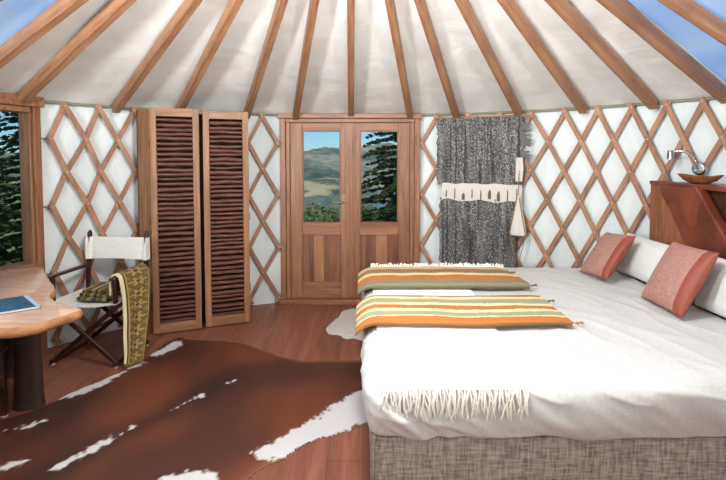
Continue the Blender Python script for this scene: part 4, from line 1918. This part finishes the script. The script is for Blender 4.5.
# ------------------------------------------------------------------ headboard with shelf
hb = thing('headboard', 'rustic wooden headboard of planks with a thick diagonal log slab and a shelf top', 'headboard', (2.48, 3.0, 0))
ho = tuple(hb.location)
b = MB(ho)
ys = [3.895, 3.79, 3.67, 3.55, 3.42, 3.3]
for k in range(len(ys) - 1):
    b.box((2.44 + 0.002 * (k % 2), ys[k + 1] + 0.0015, 0.02), (2.475, ys[k], 1.395))
b.build('plank_panel', M['head_plank'], hb, bevel=0.003)
b = MB(ho)
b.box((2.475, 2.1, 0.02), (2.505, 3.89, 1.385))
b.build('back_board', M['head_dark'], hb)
# diagonal slab with live edges
b = MB(ho)
up = [(3.72, 1.395), (3.60, 1.40), (3.36, 1.40), (3.32, 1.425), (3.28, 1.40), (3.17, 1.27), (3.05, 1.135), (2.9, 0.98), (2.75, 0.80), (2.6, 0.62), (2.45, 0.45)]
lo = [(2.75, 0.36), (2.95, 0.55), (3.12, 0.72), (3.28, 0.87), (3.41, 1.0), (3.52, 1.14), (3.60, 1.25), (3.69, 1.33)]
poly = smooth_closed([(y, z) for y, z in up] + lo, 2)
MX = Matrix(((0, 0, 1, 0), (1, 0, 0, 0), (0, 1, 0, 0), (0, 0, 0, 1)))
b.prism(poly, 2.385, 2.462, 0, None, MX)
b.build('log_slab', M['head_log'], hb, bevel=0.018, seg=3)
# shelf that follows the round wall
b = MB(ho)
sh = [(2.405, 3.90)]
for k in range(0, 12):
    y = 2.1 + 1.8 * k / 11
    sh.append((2.40 + 0.006 * nz(y * 6, 2), 3.9 - (y - 2.1)))
sh = [(2.43, 3.893)] + [(x_ + 0.022, min(y_, 3.885)) for x_, y_ in sh[1:]]
for k in range(0, 12):
    y = 2.1 + 1.8 * k / 11
    xw = CX + math.sqrt((RW - 0.075) ** 2 - (y - CY) ** 2)
    sh.append((max(2.5, min(xw, 2.86)), y))
b.prism(sh, 1.395, 1.428)
b.build('shelf', M['head_log'], hb, bevel=0.004)
b = MB(ho)
b.bar((2.46, 3.02, 1.16), (2.46, 2.86, 1.385), 0.07, 0.08, (1, 0, 0))
b.bar((2.46, 2.64, 1.385), (2.46, 2.48, 1.16), 0.07, 0.08, (1, 0, 0))
b.build('bracket', M['dark_wood'], hb, bevel=0.006)

# wooden bowl on the shelf
bw = thing('wooden_bowl', 'shallow oval wooden bowl on the headboard shelf', 'bowl', (2.535, 3.46, 1.429), R_(-78))
b = MB()
prof = [(0.001, 0.0), (0.07, 0.0), (0.12, 0.018), (0.165, 0.05), (0.168, 0.053), (0.158, 0.052), (0.11, 0.026), (0.06, 0.012), (0.001, 0.011)]
vs = []
for r, z in prof:
    for k in range(36):
        a = 6.2832 * k / 36
        x, y = r * 1.06 * math.cos(a), r * 0.5 * math.sin(a)
        vs.append((x, y, z * (1 + 0.35 * abs(math.cos(a)) ** 3)))
fs = []
for i in range(len(prof) - 1):
    for k in range(36):
        fs.append((i * 36 + k, i * 36 + (k + 1) % 36, (i + 1) * 36 + (k + 1) % 36, (i + 1) * 36 + k))
b.add(vs, fs)
b.build('bowl_body', M['bowl'], bw)

# reading lamp on the wall
lp0 = wp(58.0, 1.535, RW - 0.055)
lampn = (Vector((CX, CY, 0)) - Vector((lp0.x, lp0.y, 0))).normalized()
lt = Vector((-lampn.y, lampn.x, 0))
if lt.x > 0:
    lt = -lt                                  # toward the far-left side along the wall
lp = thing('reading_lamp', 'small chrome reading lamp with curved arm on the lattice above the shelf', 'lamp', tuple(lp0))
lo_ = tuple(lp0)
b = MB(lo_)
rot = lampn.to_track_quat('Z', 'Y').to_matrix()
b.lathe([(0.001, -0.01), (0.052, -0.01), (0.052, 0.012), (0.040, 0.024), (0.001, 0.026)], lp0, 24, mat=rot)
b.build('wall_plate', M['chrome'], lp, bevel=0.003)
b = MB(lo_)
pts = []
p_start, p_end = lp0 + lampn * 0.02, lp0 + lampn * 0.10 + lt * 0.165 + Vector((0, 0, 0.128))
ctl1, ctl2 = lp0 + lampn * 0.06 + lt * 0.02 + Vector((0, 0, 0.13)), lp0 + lampn * 0.09 + lt * 0.09 + Vector((0, 0, 0.165))
for k in range(17):
    t = k / 16
    pts.append(p_start * (1 - t) ** 3 + ctl1 * 3 * t * (1 - t) ** 2 + ctl2 * 3 * t * t * (1 - t) + p_end * t ** 3)
b.tube(pts, 0.0085, 10)
b.build('arm', M['chrome'], lp)
b = MB(lo_)
hd = Vector((0, 0, -1))
b.lathe([(0.001, 0.018), (0.02, 0.018), (0.024, 0.010), (0.026, -0.045), (0.028, -0.055), (0.022, -0.055), (0.001, -0.045)], p_end, 20)
b.build('lamp_head', M['chrome'], lp)
b = MB(lo_)
for k in (-1, 1):
    b.tube([lp0 + lampn * 0.025 + lt * 0.02 * k - Vector((0, 0, 0.015)), lp0 + lampn * 0.042 + lt * 0.02 * k - Vector((0, 0, 0.015))], 0.007, 10)
b.build('switch', M['chrome'], lp)

# ------------------------------------------------------------------ wall hanging
HA0, HA1, HZ1, HZ0 = 15.6, 31.6, 2.05, 0.44
hg = thing('wall_hanging', 'shaggy dark grey woven wall hanging with a white felt band right of the door', 'wall hanging', tuple(wp(23.5, 0.44, RW - 0.1)))
hgo = tuple(hg.location)
HD1, HD2, HD3, HWH = lin((52, 52, 53)), lin((97, 96, 94)), lin((164, 162, 157)), lin((214, 208, 198))


def hang_col(u, v, zz):
    s = nz(u * 22, zz * 3.0, 2.0) * 0.6 + nz(u * 90, zz * 45, 7.0) * 0.7
    c = mixc(HD1, HD2, sstep(-0.45, 0.4, s))
    c = mixc(c, HD3, 0.9 * sstep(0.10, 0.38, nz(u * 140, zz * 80, 4.0) + 0.35 * nz(u * 15, zz * 2)))
    c = mixc(c, lin((40, 38, 38)), 0.8 * sstep(0.30, 0.42, nz(u * 34, zz * 0.9, 9.0)))
    return c


def hang_part(name, a0, a1, z1, z0, off, jag, nu, nv):
    b = MB(hgo)

    def f(u, v):
        a = a0 + (a1 - a0) * u
        jb = jag * nz(u * 9, 3.3) * v
        z = z1 + (z0 - z1) * v + jb
        ja = 0.35 * nz(v * 12, u * 2) * (abs(u - 0.5) * 2) ** 3
        r = RW - off - 0.014 * nz(u * 9, v * 3, 6.0) - 0.008 * nz(u * 60, v * 60, 2.0) - 0.006 * nz(u * 28, v * 4, 5.0)
        return wp(a + ja, z, r)
    b.sheet(f, lambda u, v: (Vector((CX, CY, 0)) - wp(a0 + (a1 - a0) * u, 0)).normalized(), 0.02, nu, nv, 0,
            lambda u, v: hang_col(u, v, z1 + (z0 - z1) * v))
    return b.build(name, M['hanging'], hg, angle=85)


hang_part('upper_weave', HA0, HA1, HZ1, 1.33, 0.085, 0.03, 110, 100)
hang_part('lower_weave', HA0 + 0.6, HA1 - 0.9, 1.19, HZ0, 0.085, 0.03, 104, 104)
b = MB(hgo)


def band(u, v):
    a = HA0 + 1.0 + (HA1 - HA0 - 1.0) * u
    z = 1.345 + (1.165 - 1.345) * v + 0.014 * math.sin(u * 16) * (v - 0.2) + 0.012 * nz(u * 8, v)
    return wp(a, z, RW - 0.097 - 0.006 * nz(u * 10, v * 3))


b.sheet(band, lambda u, v: (Vector((CX, CY, 0)) - wp(HA0 + (HA1 - HA0) * u, 0)).normalized(), 0.012, 60, 12)
b.build('white_band', M['hang_white'], hg, angle=80)
rt = random.Random(77)
for k in range(9):
    b = MB(hgo)
    u = 0.06 + 0.88 * k / 8
    a = HA0 + 1 + (HA1 - HA0 - 1) * u
    z0 = 1.19 + rt.uniform(-0.02, 0.02)
    ln = rt.uniform(0.05, 0.13)
    p = wp(a, z0, RW - 0.108)
    if k in (2, 5, 6):
        b.tube([p, p + Vector((0, 0, ln * 0.5)), p + Vector((0.004, 0, ln * 0.8))], [0.016, 0.016, 0.006], 7)
    else:
        b.tube([p, p + Vector((0.003, 0, ln * 0.7)), p + Vector((0.0, 0, ln))], [0.006, 0.005, 0.003], 6)
    b.build('wool_tuft', M['tassel_grey'], hg)
b = MB(hgo)
for zc in (1.93, 1.82, 1.78, 1.66):
    for k in range(14):
        p = wp(HA1 - 0.3, zc + rt.uniform(-0.035, 0.035), RW - 0.1)
        e = wp(HA1 + rt.uniform(0.7, 1.6), zc + rt.uniform(-0.06, 0.03), RW - 0.1)
        b.tube([p, (p + e) / 2 + Vector((0, 0, 0.008)), e], [0.008, 0.01, 0.004], 5)
b.build('side_tuft', plain('grey_wool_tuft', (108, 106, 104), 0.97, 0, 0.5, 150), hg)
b = MB(hgo)
for k in range(4):
    a = HA1 - 0.9 + 0.3 * k
    b.tube([wp(a, 1.62, RW - 0.108), wp(a + 0.05, 1.5, RW - 0.112), wp(a - 0.05, 1.38, RW - 0.108)], [0.009, 0.014, 0.01], 6)
b.build('white_tassel', M['hang_white'], hg)
b = MB(hgo)
b.tube([wp(a_, 2.045, RW - 0.08) for a_ in (HA0 - 0.6, 18, 21, 24, 27, 30, HA1 + 0.6)], 0.011, 8)
b.build('hanging_rod', M['slat'], hg)

# small white pouch hanging on a cord beside it
pa = 31.2
ph = thing('hanging_pouch', 'small white cloth pouch on a cord hanging at the right edge of the wall hanging', 'pouch', tuple(wp(pa, 1.24, RW - 0.15)))
po = tuple(ph.location)
nin = (Vector((CX, CY, 0)) - wp(pa, 0)).normalized()
tgv = Vector((nin.y, -nin.x, 0))
if tgv.x < 0:
    tgv = -tgv
pc = wp(pa, 0, RW - 0.145)
b = MB(po)
prof = [(1.245, 0.008), (1.20, 0.018), (1.12, 0.038), (1.02, 0.058), (0.93, 0.074), (0.865, 0.084), (0.845, 0.080), (0.838, 0.05)]
vs, fs = [], []
for z, r in prof:
    for k in range(20):
        a = 6.2832 * k / 20
        vs.append(pc + tgv * r * math.cos(a) + nin * r * 0.42 * math.sin(a) + Vector((0, 0, z)))
for i in range(len(prof) - 1):
    for k in range(20):
        fs.append((i * 20 + k, i * 20 + (k + 1) % 20, (i + 1) * 20 + (k + 1) % 20, (i + 1) * 20 + k))
fs += [tuple(range(20)), tuple(7 * 20 + k for k in range(20))]
b.add(vs, fs)
b.build('pouch_body', M['hang_white'], ph)
b = MB(po)
b.tube([pc + Vector((0, 0, 1.245)), pc + Vector((0, 0, 1.40)), wp(pa, 1.50, RW - 0.118)], 0.004, 6)
for sg in (-1, 1):
    b.tube([pc + tgv * 0.012 * sg + Vector((0, 0, 1.22)) + nin * 0.02, pc + tgv * 0.075 * sg + Vector((0, 0, 0.87)) + nin * 0.025, pc + tgv * 0.05 * sg + Vector((0, 0, 0.72)), pc + Vector((0, 0, 0.58)) + tgv * 0.01 * sg], [0.004, 0.0045, 0.004, 0.004], 6)
b.build('cord', M['tassel'], ph)
